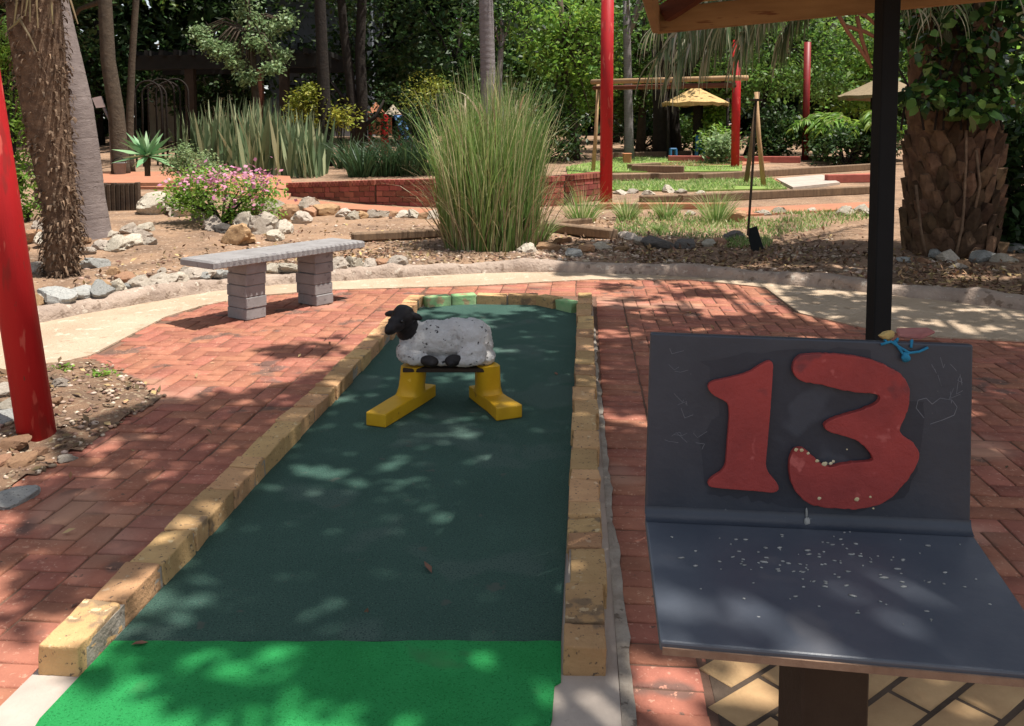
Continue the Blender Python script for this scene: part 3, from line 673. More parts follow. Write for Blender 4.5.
boot(Vector((-.485,4.38,0)), Vector((-.44,4.58,0)), Vector((-.632,4.085,0)), .052)
boot(Vector((-.122,4.38,0)), Vector((-.175,4.56,0)), Vector((-.012,4.19,0)), .068)

# ------------------------------------------------------------------ concrete bench
bc = Vector((-1.772,6.79,0)); ba = math.atan2(1.23,.89); bx = Vector((math.cos(ba), math.sin(ba), 0)); by = Vector((-bx.y, bx.x, 0)); BR = Matrix.Rotation(ba, 3, 'Z')
bench = thing('concrete_bench', (bc.x, bc.y, .01), 'grey concrete bench with a scalloped slab on two block legs, on red pavers', 'bench')
mb = MB(); L, W, NN = 1.44, .38, 30
out = []
for side in (-1, 1):
    rngk = range(NN+1) if side == -1 else range(NN, -1, -1)
    for k in rngk:
        for q in ((-.5, -.18, .18) if side == -1 else (.18, -.18, -.5)) if 0 < k < NN else (0,):
            x = -L/2+L*(k+q)/NN
            notch = .010 if q == -.5 else 0
            out.append((x, side*(W/2-notch)))
n = len(out); vs = []
for z, sh in ((.431,-.012),(.437,0),(.474,0),(.487,-.012)):
    for (x, y) in out: vs.append(bc+bx*(x*(1+sh/.75))+by*(y*(1+sh/.2))+Vector((0,0,z)))
fs = [(i*n+k, i*n+(k+1)%n, i*n+n+(k+1)%n, i*n+n+k) for i in range(3) for k in range(n)]+[tuple(range(n-1,-1,-1)), tuple(range(3*n,4*n))]
mb.add(vs, fs); mb.build('seat', MT['bconc'], bench)
for lx in (-.30, .355):
    m2 = MB()
    for k in range(5):
        c = bc+bx*(lx+rng.normal(0,.004))+by*rng.normal(0,.004); m2.box((c.x, c.y, .010+.0425+.084*k), (.18+rng.normal(0,.003), .22+rng.normal(0,.003), .0815), BR @ Matrix.Rotation(rng.normal(0,.012), 3, 'Z'))
    m2.build('leg', MT['bconc'], bench, bevel=.005)

# ------------------------------------------------------------------ number sign with shelf
SW = .668
yl, yr = 1.82, 1.765          # back panel: left and right distance
BL, BRt = D(645, 516, yl), D(970.5, 531, yr); TL, TR = D(650.5, 333, yl+.015), D(973.5, 345, yr+.015)
FL, FR = D(660, 641, 1.405), D(1071, 677, 1.362)
_n = (BRt-BL).cross(FL-BL).normalized(); _r = D(1071, 677, 1)-Vector((0,0,H)); FR = Vector((0,0,H))+_r*((BL-Vector((0,0,H))).dot(_n)/_r.dot(_n))
sign = thing('number_sign', (.72, 1.6, 0), 'dark slate blue bent board on a post with raised red numerals 13', 'sign')
def plate(name, q, th_, m, parent, bev=.004, segx=1):
    q = [Vector(p) for p in q]; nn = (q[1]-q[0]).cross(q[3]-q[0]).normalized(); b_ = MB()
    b_.add(q+[p-nn*th_ for p in q], [(0,1,2,3),(7,6,5,4),(0,4,5,1),(1,5,6,2),(2,6,7,3),(3,7,4,0)])
    return b_.build(name, m, parent, bevel=bev, seg=2), nn
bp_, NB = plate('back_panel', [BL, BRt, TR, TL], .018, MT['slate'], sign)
sh_, NS = plate('shelf', [FL, FR, BRt+Vector((0,-.001,.0)), BL+Vector((0,-.001,0))], .018, MT['slate_lit'], sign)
# bare wooden lip showing along the shelf's front edge
mb = MB(); dn = Vector((0,-.0015,-.0155)); mb.beam(FL+dn+Vector((.004,0,0)), FR+dn, .004, .012); mb.build('front_edge', MT['ply'], sh_)
# cove filling the inner bend
mb = MB(); pr = []
for k in range(13):
    a = k/12*math.pi/2; pr.append((.024*(1-math.sin(a)), .022*(1-math.cos(a))))
vs = []
for A, Dn in ((BL, (FL-BL).normalized()), (BRt, (FR-BRt).normalized())):
    up = (TL-BL).normalized()
    for (o_, z) in pr: vs.append(A+Dn*o_+up*z+NB*.0008+NS*.0008)
mb.add(vs, [(k, k+1, 13+k+1, 13+k) for k in range(12)])
mb.build('bend', MT['slate'], sign, smooth=True)
def onpanel(px, py, off=0):
    a, b = ray(px, py); d = Vector((a, 1, b)); o_ = Vector((0,0,H))
    t = (BL-o_).dot(NB)/d.dot(NB); return o_+d*t+NB*off
def numeral(pts, off, th_, jit):
    P = [(680+.248*x, 340+.248*y) for x, y in pts]
    # resample, smooth a little
    Q = []
    for i in range(len(P)):
        a = Vector(P[i]); b = Vector(P[(i+1) % len(P)]); m_ = max(1, int((b-a).length/3.2))
        Q += [a.lerp(b, k/m_) for k in range(m_)]
    if jit:
        for _ in range(2): Q = [(Q[i-1]+Q[i]*2+Q[(i+1) % len(Q)])/4 for i in range(len(Q))]
        Q = [q+Vector((noise.noise(Vector((q.x*.35, q.y*.35, 0))), noise.noise(Vector((q.x*.35, q.y*.35, 7)))))*jit for q in Q]
    n_ = len(Q); cx = sum((q for q in Q), Vector((0,0)))/n_
    bm = bmesh.new()
    lo = [bm.verts.new(onpanel(q.x, q.y, .0006)) for q in Q]; hi = [bm.verts.new(onpanel(q.x, q.y, th_)) for q in Q]
    bm.faces.new(hi)
    for i in range(n_): bm.faces.new((lo[i], lo[(i+1) % n_], hi[(i+1) % n_], hi[i]))
    bmesh.ops.recalc_face_normals(bm, faces=bm.faces)
    ed = [e for e in bm.edges if e.verts[0] in set(hi) and e.verts[1] in set(hi)]
    bmesh.ops.bevel(bm, geom=ed, offset=.0020, segments=2, affect='EDGES', profile=.6)
    bmesh.ops.triangulate(bm, faces=[f for f in bm.faces if len(f.verts) > 4])
    me = bpy.data.meshes.new('numeral'); bm.to_mesh(me); bm.free(); me.materials.append(MT['numred'])
    return link('numeral', me, sign)
one = [(372,82),(360,74),(320,96),(270,128),(200,146),(112,165),(101,185),(135,222),(170,236),(192,243),(196,300),(188,400),(180,505),(160,528),(120,550),(104,574),(110,585),(200,594),(300,601),(385,610),(403,594),(385,566),(350,528),(340,505),(350,400),(360,280),(368,160)]
three = [(447,85),(458,66),(480,55),(560,50),(630,53),(700,60),(760,74),(820,96),(870,122),(900,150),(917,190),(918,240),(905,290),(870,358),(880,372),(930,405),(954,432),(956,465),(938,510),(905,560),(860,612),(820,642),(780,660),(700,673),(630,670),(560,664),(510,650),(480,625),(452,590),(436,545),(433,500),(440,455),(452,430),(475,424),(505,436),(535,470),(565,494),(600,505),(640,492),(700,486),(778,480),(760,450),(735,420),(700,393),(660,380),(610,370),(575,352),(568,338),(590,318),(640,300),(700,284),(760,262),(800,240),(806,222),(780,210),(700,205),(640,195),(580,176),(520,168),(470,158),(452,140),(446,110)]
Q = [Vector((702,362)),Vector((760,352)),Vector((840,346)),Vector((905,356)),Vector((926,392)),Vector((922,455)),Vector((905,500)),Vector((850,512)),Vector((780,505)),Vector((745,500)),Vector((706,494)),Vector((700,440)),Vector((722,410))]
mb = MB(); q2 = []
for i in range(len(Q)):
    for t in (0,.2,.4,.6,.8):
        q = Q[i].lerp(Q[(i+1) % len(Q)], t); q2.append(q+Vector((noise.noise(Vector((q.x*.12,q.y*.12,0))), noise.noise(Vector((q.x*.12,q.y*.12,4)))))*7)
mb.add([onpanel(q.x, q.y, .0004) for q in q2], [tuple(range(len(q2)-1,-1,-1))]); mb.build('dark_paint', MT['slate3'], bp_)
numeral(one, 0, .013, .25); n3 = numeral(three, 0, .015, 1.0)
mb = MB()   # chipped plaster on the 3
for (x, y, s) in [(462,434,9),(485,436,10),(510,448,8),(545,478,9),(575,490,12),(600,488,8),(610,480,7),(555,628,9),(705,632,11),(758,622,6),(770,668,5),(665,432,4)]:
    p = onpanel(680+.248*x, 340+.248*y, .0148 if y > 500 else .0145); mb.lump(p, (s*.00045, .0012, s*.0004), seed=int(x), amp=.4, sub=2)
mb.build('plaster_chip', MT['chip'], n3, smooth=True)
def stroke(mb, pts, w, off=.0008):
    for i in range(len(pts)-1):
        a, b = Vector(pts[i]), Vector(pts[i+1]); d = (b-a); 
        if d.length < 1e-6: continue
        r = Vector((-d.y, d.x)).normalized()*w
        mb.add([onpanel(*(a-r), off), onpanel(*(b-r), off), onpanel(*(b+r), off), onpanel(*(a+r), off)], [(3,2,1,0)])
mb = MB()   # faint chalk scratches: a heart and loose scribbles
heart = [(924,418),(916,408),(918,400),(926,398),(932,404),(940,398),(952,400),(957,407),(954,415),(942,420),(930,424)]
stroke(mb, heart, .35)
for k in range(9):
    x, y = rng.uniform(928,962), rng.uniform(352,395); stroke(mb, [(x,y),(x+rng.uniform(-5,5), y+rng.uniform(4,12)),(x+rng.uniform(0,8), y+rng.uniform(3,9))], .25)
for k in range(12):
    x, y = rng.uniform(660,700), rng.uniform(345,450); stroke(mb, [(x,y),(x+rng.uniform(2,9), y+rng.uniform(-8,10)),(x+rng.uniform(6,16), y+rng.uniform(-4,9))], .22)
tag(mb.build('chalk_scribble', MT['chalk'], bp_), kind='stuff')
mb = MB()   # droppings on the shelf
ux = (FR-FL).normalized(); 
for k in range(120):
    u, v = (rng.normal(.48,.19), rng.normal(.66,.12)) if k < 85 else (rng.uniform(.05,.93), rng.uniform(.2,.9))
    if not (.03 < u < .95 and .1 < v < .95): continue
    p = FL.lerp(FR, u).lerp(BL.lerp(BRt, u), v)+NS*.001; s = rng.uniform(.001,.0034)*(1.5 if k % 9 == 0 else 1); mb.lump(p, (s*rng.uniform(1,2.4), s, .0014), seed=k, amp=.4, sub=1, rot=rng.uniform(-.6,.6))
p = onpanel(806, 517, .004); mb.lump(p+Vector((0,-.004,-.006)), (.006,.006,.009), seed=3, amp=.5, sub=2); mb.lump(p+Vector((0,0,.01)), (.0025,.003,.012), seed=4, amp=.4, sub=2)
tag(mb.build('bird_droppings', MT['dropping'], sh_, smooth=True), kind='stuff')
pc = Vector((.575,1.60,0)); mb = MB(); mb.box((pc.x, pc.y, .279), (.122,.122,.558), Matrix.Rotation(R(3), 3, 'Z')); mb.build('post', MT['postbrown'], sign, bevel=.004)
mb = MB(); mb.beam(Vector((.40,1.60,.543)), Vector((.86,1.555,.527)), .05, .04); mb.build('bracket', MT['postbrown'], sign, bevel=.003)
# brace behind the panel that carries the scrap
e1 = onpanel(931, 346, -.045); mb = MB(); mb.box(e1+Vector((0,.012,-.03)), (.10,.05,.05)); mb.build('cleat', MT['brownwood'], sign, bevel=.003)
# blue cord and pink scrap on the top edge
q = onpanel(905, 341, 0)
mb = MB(); W_ = lambda px, py, off: onpanel(px, py, off)
for pts in ([(880,344,.006),(890,341,.007),(899,347,.008),(908,352,.009),(918,351,.007),(927,347,.005)],[(893,340,.006),(900,351,.009),(905,357,.010),(903,360,.010),(901,356,.012),(907,352,.010)],[(896,341,.004),(899,339.5,-.008),(899,343,-.024),(905,348,-.024)],[(910,347,.006),(913,341,-.006),(914,345,-.024)],[(886,342,.006),(886,340,-.010),(890,346,-.024)]):
    mb.tube([W_(*p) for p in pts], .0028, 6)
mb.lump(W_(904,356,.010), (.009,.007,.010), 5, .5, 2)
o = mb.build('cord', MT['cord'], smooth=True, origin=q); tag(o, 'frayed blue cord knotted over the top edge of the number sign', 'cord')
mb = MB(); c = e1+Vector((-.016,.005,.010)); mb.add([c+Vector(v)*.62 for v in ((-.062,-.02,0),(.012,-.03,-.006),(.066,-.012,.012),(.060,.03,.016),(-.05,.03,.010),(-.058,-.018,.012),(.010,-.026,.008),(.068,-.010,.020),(.060,.032,.024),(-.045,.034,.022))], [(0,1,6,5),(1,2,7,6),(2,3,8,7),(3,4,9,8),(4,0,5,9),(5,6,7,8,9),(4,3,2,1,0)])
o = mb.build('scrap', MT['pink'], origin=c, bevel=.003); tag(o, 'dull pink flat scrap lying behind the top edge of the number sign', 'scrap')
mb = MB(); c = onpanel(889, 336, -.012); mb.lump(c, (.020,.012,.010), 9, .4, 2, cuts=4, rot=.3); mb.tube([c, c+Vector((0,.006,-.045))], .006, 6)
o = mb.build('scrap', MT['ywood'], origin=c); tag(o, 'small yellow scrap beside the blue cord on the sign top', 'scrap')

# ------------------------------------------------------------------ shelter over the sign: black post and tilted roof
shel = thing('thatch_shelter', (1.40,3.4,0), 'shelter with a square black post and low ochre wooden eaves at the upper right', 'shelter')
mb = MB(); mb.box((1.402,3.4,.98), (.070,.066,1.94), Matrix.Rotation(R(8), 3, 'Z')); mb.build('post', MT['dark'], shel, bevel=.004)
a_ = Vector((.988,-.156,0)); P0 = D(656, 34, 3.8); P1 = P0+a_*2.3+Vector((0,0,.19)); P3 = D(643, 30, 2.75); dd = (P3-P0); dd.z = 0
P3 = P0+dd*1.15+Vector((0,0,.03)); P2 = P3+a_*2.3+Vector((0,0,.19))
def fascia(A, B, name, m, h=.105, w=.03): 
    b_ = MB(); b_.beam(A+Vector((0,0,h/2)), B+Vector((0,0,h/2)), w, h); return b_.build(name, m, shel, bevel=.004)
fascia(P0, P1, 'fascia', MT['ochre']); fascia(P3-(P3-P0)*.0+Vector((0,0,.0)), P0-(P0-P3).normalized()*.02, 'fascia', MT['ochre']); fascia(P1, P2, 'fascia', MT['ochre']); fascia(P2, P3, 'fascia', MT['ochre'])
ap = (P0+P1+P2+P3)/4+Vector((0,0,.55)); up = Vector((0,0,.106))
mb = MB()
for A, B in ((P0,P1),(P1,P2),(P2,P3),(P3,P0)):
    n_ = 26
    for k in range(n_):
        for t0, t1 in ((0,.5),(.5,1.0)):
            w0 = A.lerp(B, k/n_); w1 = A.lerp(B, (k+1)/n_)
            j = Vector((0,0,rng.uniform(0,.02)))
            mb.add([w0.lerp(ap, t0)+up+j, w1.lerp(ap, t0)+up+j, w1.lerp(ap, t1)+up*1.1+j, w0.lerp(ap, t1)+up*1.1+j], [(0,1,2,3)])
mb.build('roof', MT['thatch'], shel)
mb = MB(); cc = (P0+P1+P2+P3)/4
for A in (P0,P1,P2,P3): mb.beam(A.lerp(ap,.03)+Vector((0,0,.06)), ap+Vector((0,0,.05)), .05, .07)
mb.beam(Vector((1.402,3.4,1.93)), ap, .06, .06)
mb.build('rafter', MT['brownwood'], shel)

# ------------------------------------------------------------------ red poles
def pole(pts, r, label, m='red', n=20):
    b_ = MB(); b_.tube(pts, r, n); o = thing('red_pole', pts[0], label, 'pole', 'red painted poles'); b_.build('pole', MT[m], o, smooth=True, ); return o
b0 = G(37, 432, .045); b0.z = .03
d0 = D(36, 430, b0.y); t0 = D(-13, 117, b0.y); dirp = (t0-d0).normalized()
lp = pole([b0-dirp*.03, b0+dirp*1.2, b0+dirp*3.4], [.079,.078,.074], 'thick leaning red pole at the left edge, standing on stony soil')
pb = GT(606, 206); pt = D(607, -60, pb.y); rr_ = 6.3*pb.y/F
pole([pb-Vector((0,0,.1)), Vector((pb.x, pb.y, pt.z))], rr_, 'tall bright red pole just right of the tall grass clump')
pb = GT(735, 168); rr_ = 4.2*pb.y/F; pole([pb-Vector((0,0,.1)), Vector((pb.x, pb.y, 3.4))], rr_, 'red pole right of the small thatched shelter, through the wooden frame')
pb = GT(805, 160); rr_ = 3.3*pb.y/F; pole([pb-Vector((0,0,.1)), Vector((pb.x, pb.y, 3.6))], rr_, 'dark red thin pole in shade among the ferns', 'shaded' and 'red2')

# fallen leaves on the carpet
for (x, y, r_) in [(556,374,.3),(140,644,2.0)]:
    p = G(x, y, .021); b_ = MB(); s = .022; c_, s_ = math.cos(r_), math.sin(r_)
    vs = [(0,-s,0),(.45*s,-.2*s,.004),(.3*s,.5*s,.006),(0,s,.003),(-.3*s,.5*s,.007),(-.45*s,-.2*s,.005),(0,.1*s,.001)]
    b_.add([(p.x+a*c_-b*s_, p.y+a*s_+b*c_, p.z+z) for a, b, z in vs], [(0,1,6),(1,2,6),(2,3,6),(3,4,6),(4,5,6),(5,0,6)])
    tag(b_.build('fallen_leaf', MT['litter'], origin=p), 'small dry brown leaf fallen on the green carpet', 'leaf', 'fallen leaves on the carpet')
# ------------------------------------------------------------------ left palms
def trunk_path(px, base):
    """trunk leaning in the plane of its base"""
    return [D(x, y, base.y) for x, y in px]
pb = GT(62, 277); pth = [pb-Vector((0,0,.12))]+trunk_path([(61,268),(63,235),(59,200),(50,140),(42,80),(36,30),(31,-30),(26,-120),(20,-260)], pb)
palm = thing('fibre_palm', pb, 'palm with a shaggy brown fibre covered trunk leaning left beside the red pole', 'palm tree')
mb = MB(); wd = [15,15,17,16,20,23,25,24,22,20]; rads = [w*pb.y/F for w in wd]; mb.tube(pth, rads, 18)
V0 = [Vector(v) for v in mb.v]; mb.build('trunk', MT['bark_fibre'], palm, smooth=True)
def along(pth, rads, t):
    n = len(pth)-1; x = t*n; i = min(int(x), n-1); f = x-i; return pth[i].lerp(pth[i+1], f), rads[i]*(1-f)+rads[i+1]*f
rt, dr, Ls = [], [], []
for k in range(1100):
    p, r_ = along(pth, rads, rng.uniform(.06,.97)); a = rng.uniform(0, 6.283); d = Vector((math.cos(a), math.sin(a), 0))
    rt.append(p+d*r_*.93); dr.append(d*rng.uniform(.45,.9)+Vector((rng.normal(0,.15), rng.normal(0,.15), rng.uniform(.5,.9)))); Ls.append(rng.uniform(.05,.12))
blades('leaf_base', rt, dr, Ls, .034, 3.6, MT['flap'], palm, seg=4, taper=.35)
rt, dr, Ls = [], [], []
for k in range(2600):
    p, r_ = along(pth, rads, rng.uniform(.04,.97)); a = rng.uniform(0, 6.283); d = Vector((math.cos(a), math.sin(a), 0))
    rt.append(p+d*r_*.97); dr.append(d*.55+Vector((rng.normal(0,.5), rng.normal(0,.5), rng.normal(-.1,.5)))); Ls.append(rng.uniform(.03,.11))
blades('fibre', rt, dr, Ls, .006, .8, MT['bark_fibre'], palm, seg=3, taper=.3)
mb = MB(); top = D(38, 10, pb.y)
for (x0,y0,x1,y1) in [(24,-30,21,18),(21,18,8,30),(30,-30,25,16),(18,-20,14,24),(46,-40,53,24),(33,-30,38,28),(20,20,37,52),(55,-30,48,18),(28,-40,30,22),(62,-20,78,24)]:
    yy = pb.y-.33+rng.uniform(-.05,.1); mb.tube([D(x0,y0,yy), D((x0+x1)/2+1,(y0+y1)/2,yy), D(x1,y1,yy)], [.012,.010,.005], 5)
mb.build('dead_stalk', MT['lf_dry'], palm)
cr = pth[-1]
def fan_crown(parent, c, n, L, m_, name='crown', droop=.9):
    rt, dr, Ls = [], [], []
    for k in range(n):
        a = rng.uniform(0, 6.283); el = rng.uniform(-.2, 1.1); d = Vector((math.cos(a)*math.cos(el), math.sin(a)*math.cos(el), math.sin(el))); hub = Vector(c)+d*L*.6
        for q in range(26):
            t = (q/25-.5)*3.6; s_ = d.cross(Vector((0,0,1))).normalized(); rt.append(hub); dr.append(d*math.cos(t)+s_*math.sin(t)); Ls.append(L*.6)
    return blades(name, rt, dr, Ls, .035, droop, m_, parent, seg=4, taper=.1)
fan_crown(palm, cr, 26, 1.3, MT['lf_mid'])

pb = GT(90, 238); pth = [pb-Vector((0,0,.1))]+trunk_path([(88,232),(84,200),(79,150),(73,110),(62,60),(48,0),(34,-60),(18,-130),(0,-230)], pb)
palm = thing('smooth_palm', pb, 'palm with a smooth ringed grey trunk leaning left behind the shaggy one', 'palm tree')
wd = [24,22,20,19,19,18.5,18,17,16,15]; rads = [w*pb.y/F for w in wd]
fine = []; fr = []
for k in range(330):
    p, r_ = along(pth, rads, k/329); fine.append(p); fr.append(r_*((.984 if k % 17 == 0 else 1.006 if k % 17 == 1 else 1)+.02*noise.noise(p*3)))
mb = MB(); mb.tube(fine, fr, 20); mb.build('trunk', MT['bark_smooth'], palm, smooth=True)
fan_crown(palm, pth[-1], 24, 1.3, MT['lf_mid'])

# ------------------------------------------------------------------ thick palm on the right
pb = GT(946, 252); pd = pb.y
palm = thing('thick_palm', pb, 'thick palm with a trunk of overlapping brown leaf stubs, right of the black post', 'palm tree')
def PX(x, y, d=None): return D(x, y, pd if d is None else d)
hz = PX(946, -90).z
mb = MB(); prof = [(952,262,44),(950,240,45),(948,200,43),(946,150,40),(945,100,38),(946,50,37),(946,0,37),(946,-90,34)]
mb.tube([PX(x,y) for x,y,w in prof], [w*pd/F*.9 for x,y,w in prof], 20); mb.build('trunk', MT['boot'], palm, smooth=True)
mb = MB(); ga = 2.39996
z0, z1 = pb.z-.02, hz; NB_ = 330
for k in range(NB_):
    t = k/NB_; z = z0+(z1-z0)*t; a = k*ga
    c = PX(951-6*t, 250); c = Vector((c.x, pd, z)); r_ = np.interp(t, [0,.3,.6,1],[44,42,38,35])*pd/F*.93
    out = Vector((math.cos(a), math.sin(a), 0)); tan = Vector((-out.y, out.x, 0)); w = rng.uniform(.065,.10); h = rng.uniform(.12,.19); th = rng.uniform(.05,.11)
    up = Vector((0,0,1)); p = c+out*(r_-.02)
    tw = rng.normal(0,.12); tan2 = tan*math.cos(tw)+up*math.sin(tw)
    vs = [p-tan2*w*.75-up*h, p+tan2*w*.75-up*h, p+tan2*w*1.0+up*h*.05+out*th*.5, p+tan2*w*.35+up*h*.75+out*th*1.2, p-tan2*w*.35+up*h*.72+out*th*1.2, p-tan2*w*1.0+up*h*.02+out*th*.5,
          p+tan2*w*.3+up*h*.8+out*th*.2, p-tan2*w*.3+up*h*.78+out*th*.2, p+out*th*.95-up*h*.25]
    vs = [v+Vector(rng.normal(0,.007,3)) for v in vs]
    mb.add(vs, [(0,1,8),(1,2,8),(2,3,8),(3,4,8),(4,5,8),(5,0,8),(3,6,7,4),(2,6,3),(5,4,7)])
mb.build('leaf_stub', MT['boot'], palm)
def frond(parent, pts, m_, L=.55, spread=.5, n=90, name='frond', hang=1.0, w=.022):
    """a feather frond along pts: rachis and hanging leaflets, one mesh each"""
    pts = [Vector(p) for p in pts]; b_ = MB(); b_.tube(pts, [.022*(1-.8*i/(len(pts)-1)) for i in range(len(pts))], 6)
    ra = b_.build(name, MT['lf_dry'], parent, smooth=True)
    rt, dr, Ls = [], [], []
    for k in range(n):
        t = .12+.88*k/n; x = t*(len(pts)-1); i = min(int(x), len(pts)-2); p = pts[i].lerp(pts[i+1], x-i); d = (pts[i+1]-pts[i]).normalized(); s_ = d.cross(Vector((0,0,1))); s_ = s_.normalized() if s_.length > .05 else Vector((0,1,0))
        for sg in (-1, 1):
            rt.append(p); dr.append(d*.45+s_*sg*spread+Vector((0,0,-.25*hang+rng.normal(0,.12)))+Vector(rng.normal(0,.1,3))); Ls.append(L*(1-.45*t)*rng.uniform(.8,1.15))
    blades('leaflet', rt, dr, Ls, w, 1.7*hang, m_, ra, seg=5, taper=.15); return ra
apex = PX(946, -150); 
def arc(px, py, d, lift=1.0, ctrl=None):
    e_ = D(px, py, d); c_ = (apex+e_)/2+Vector((0,0,lift)); return [apex.lerp(c_, t).lerp(c_.lerp(e_, t), t) for t in [k/9 for k in range(10)]]
for (x, y, d, l) in [(655,60,pd-1.0,.9),(690,30,pd-.2,.9),(680,48,pd+.6,1.0),(740,38,pd-.6,.7),(722,20,pd-1.4,.9),(650,30,pd+1.2,1.2),(780,40,pd+.5,.6),(765,8,pd-1.2,.7),(705,52,pd+.1,.9),(735,58,pd+.9,.9),(672,70,pd-.4,1.0)]:
    frond(palm, arc(x, y, d, l), MT['lf_frond'], L=.85, n=170, hang=1.15, w=.028)
for (x, y, d, l) in [(930,22,pd-.9,.5),(915,12,pd-1.2,.5),(955,14,pd-1.0,.45),(900,0,pd-.9,.5),(1010,-10,pd-1.4,.6),(1120,-30,pd-.5,.8),(1150,-40,pd+.8,.9),(1000,-60,pd+2,.8),(900,-60,pd+2.2,.9)]:
    frond(palm, arc(x, y, d, l), MT['lf_frond'], L=.6, n=60, hang=1.15)
mb = MB()   # bare pinkish stalks left of the post
for pts in ([(838,14),(848,32),(862,52),(872,68)],[(846,8),(866,16),(882,30)],[(846,26),(866,32),(884,42)],[(857,16),(862,40),(870,64)]):
    mb.tube([D(x, y, pd-.4) for x, y in pts], [.022,.02,.018,.014][:len(pts)], 6)
mb.build('dead_stalk', MT['pinkpave'], palm, smooth=True)
mb = MB()
for pts in ([(916,185),(918,205),(921,230),(926,256)],[(966,130),(966,165),(964,205),(962,228),(956,254)],[(976,150),(980,185),(974,215)]):
    mb.tube([PX(x, y, pd-.46) for x, y in pts], [.014]*len(pts), 6)
mb.build('hanging_root', MT['flap'], palm, smooth=True)
# climber on its head
v = thing('climbing_vine', PX(955, 95, pd-.4), 'glossy dark leafed climber spilling over the head of the thick palm', 'vine')
P = []
for (x, y, rx, ry, n_, dy) in [(990,95,36,36,120,.1),(970,70,55,36,190,.25),(945,45,45,30,120,.2),(1000,45,46,46,170,.2),(912,40,18,30,50,.25),(1000,110,28,22,80,.2),(960,10,80,22,150,.1),(930,105,28,14,160,.4),(975,118,25,12,160,.4)]:
    y -= 12
    for k in range(n_):
        a = rng.uniform(0, 6.28); q = math.sqrt(rng.uniform()); P.append(D(x+rx*q*math.cos(a), y+ry*q*math.sin(a), pd-.35-dy+rng.normal(0,.22)))
leaves('foliage', P, rng.uniform(.055,.16,len(P)), MT['lf_gloss'], v, aspect=.62, droop=.7, up=.6, hexa=True)
mb = MB()
for k in range(9):
    x = rng.uniform(900,1010); mb.tube([PX(x, 130, pd-.5), PX(x+rng.uniform(-12,12), 85, pd-.6), PX(x+rng.uniform(-20,20), 40, pd-.5), PX(x, -20, pd-.4)], .012, 5)
mb.build('stem', MT['bark_dark'], v)

# ------------------------------------------------------------------ generic plants
def tree(name, label, base, tpath, r0, r1, crowns, m_leaf, lsize, bark='bark_dark', group=None, nl=26, per=60, cs=.35, cat='tree', limbs=True, aspect=.5):
    th = thing(name, base, label, cat, group)
    if tpath:
        mb = MB(); n = len(tpath); mb.tube([Vector(base)-Vector((0,0,.15))]+[Vector(p) for p in tpath], [r0*1.35]+[r0+(r1-r0)*i/(n-1 or 1) for i in range(n)], 12)
        if limbs:
            for (c, rad) in crowns:
                for k in range(5):
                    p = Vector(tpath[max(0, len(tpath)-2)]); e_ = Vector(c)+Vector(rng.normal(0,.5,3))*Vector(rad)*.8 if False else Vector(c)+Vector([rng.normal(0,.45)*rad[i] for i in range(3)])
                    m_ = p.lerp(e_, .5)+Vector((0,0,.25)); mb.tube([p, m_, e_], [r1*.6, r1*.4, r1*.12], 6)
        mb.build('trunk', MT[bark], th, smooth=True)
    PP = []
    for (c, rad) in crowns:
        p, _ = clumped(c, rad, nl, per, cs); PP.append(p)
    if crowns: leaves('crown', np.concatenate(PP), lsize, MT[m_leaf], th, aspect=aspect, droop=.35)
    return th
def C(x, y, d, rx, rz, ry=None):   # crown ellipsoid from picture size
    return (D(x, y, d), (rx*d/F, (ry if ry else rx*d/F*.8), rz*d/F))
def V3(p, z): return Vector((p.x, p.y, z))

# trees standing in the garden
b = GT(120, 176); tree('garden_tree', 'slim brown trunked tree with dark foliage behind the agave rosette', b, trunk_path([(121,165),(116,110),(108,60),(105,0),(103,-100)], b), .17, .12, [C(80,-60,b.y+2.2,90,50), C(50,-10,b.y+2.5,50,60)], 'lf_dark', .16, 'bark_mid', nl=36, per=60)
b = GT(131, 172); tree('garden_tree', 'thin pale trunk between the brown trunk and the metal hoops', b, trunk_path([(130,160),(130,110),(132,60),(136,0),(140,-100)], b), .085, .06, [C(150,-50,b.y+2.5,50,50)], 'lf_mid', .15, 'bark_mid', nl=22)
b = GT(325, 166); tree('garden_tree', 'straight almost black trunk right of the sword leaved plants', b, trunk_path([(326,150),(324,100),(322,50),(320,0),(318,-100)], b), .16, .12, [C(330,-45,b.y+2.2,100,45)], 'lf_dark', .16, 'bark_dark', nl=34)
b = GT(358, 160); t_ = tree('garden_tree', 'forked dark trunk with two upright stems behind the yellow green shrub', b, trunk_path([(355,130),(350,80),(345,40),(341,0),(338,-100)], b), .13, .10, [C(370,-25,b.y+1.6,110,60)], 'lf_dark', .16, 'bark_dark', nl=45)
mb = MB(); mb.tube([D(358,150,b.y), D(362,100,b.y), D(360,50,b.y), D(362,0,b.y), D(366,-80,b.y)], [.17,.15,.13,.12,.10], 10); mb.tube([D(356,118,b.y), D(345,100,b.y), D(330,80,b.y)], [.06,.05,.03], 8); mb.tube([D(362,128,b.y), D(376,116,b.y), D(384,100,b.y)], [.06,.05,.02], 8); mb.build('second_stem', MT['bark_dark'], t_, smooth=True)
b = GT(488, 172); pth = [b]+trunk_path([(488,150),(488,75),(487,40),(486,0),(485,-120)], b); th = thing('ringed_palm', b, 'grey ringed palm trunk rising behind the tall grass clump', 'palm tree')
fine = []; fr = []; rads = [.19,.17,.165,.16,.155,.14]
for k in range(120): p, r_ = along(pth, rads, k/119); fine.append(p); fr.append(r_*(1+(.04 if k % 4 == 0 else 0)))
mb = MB(); mb.tube(fine, fr, 14); mb.build('trunk', MT['bark_grey'], th, smooth=True); fan_crown(th, pth[-1], 20, 1.3, MT['lf_dark'])
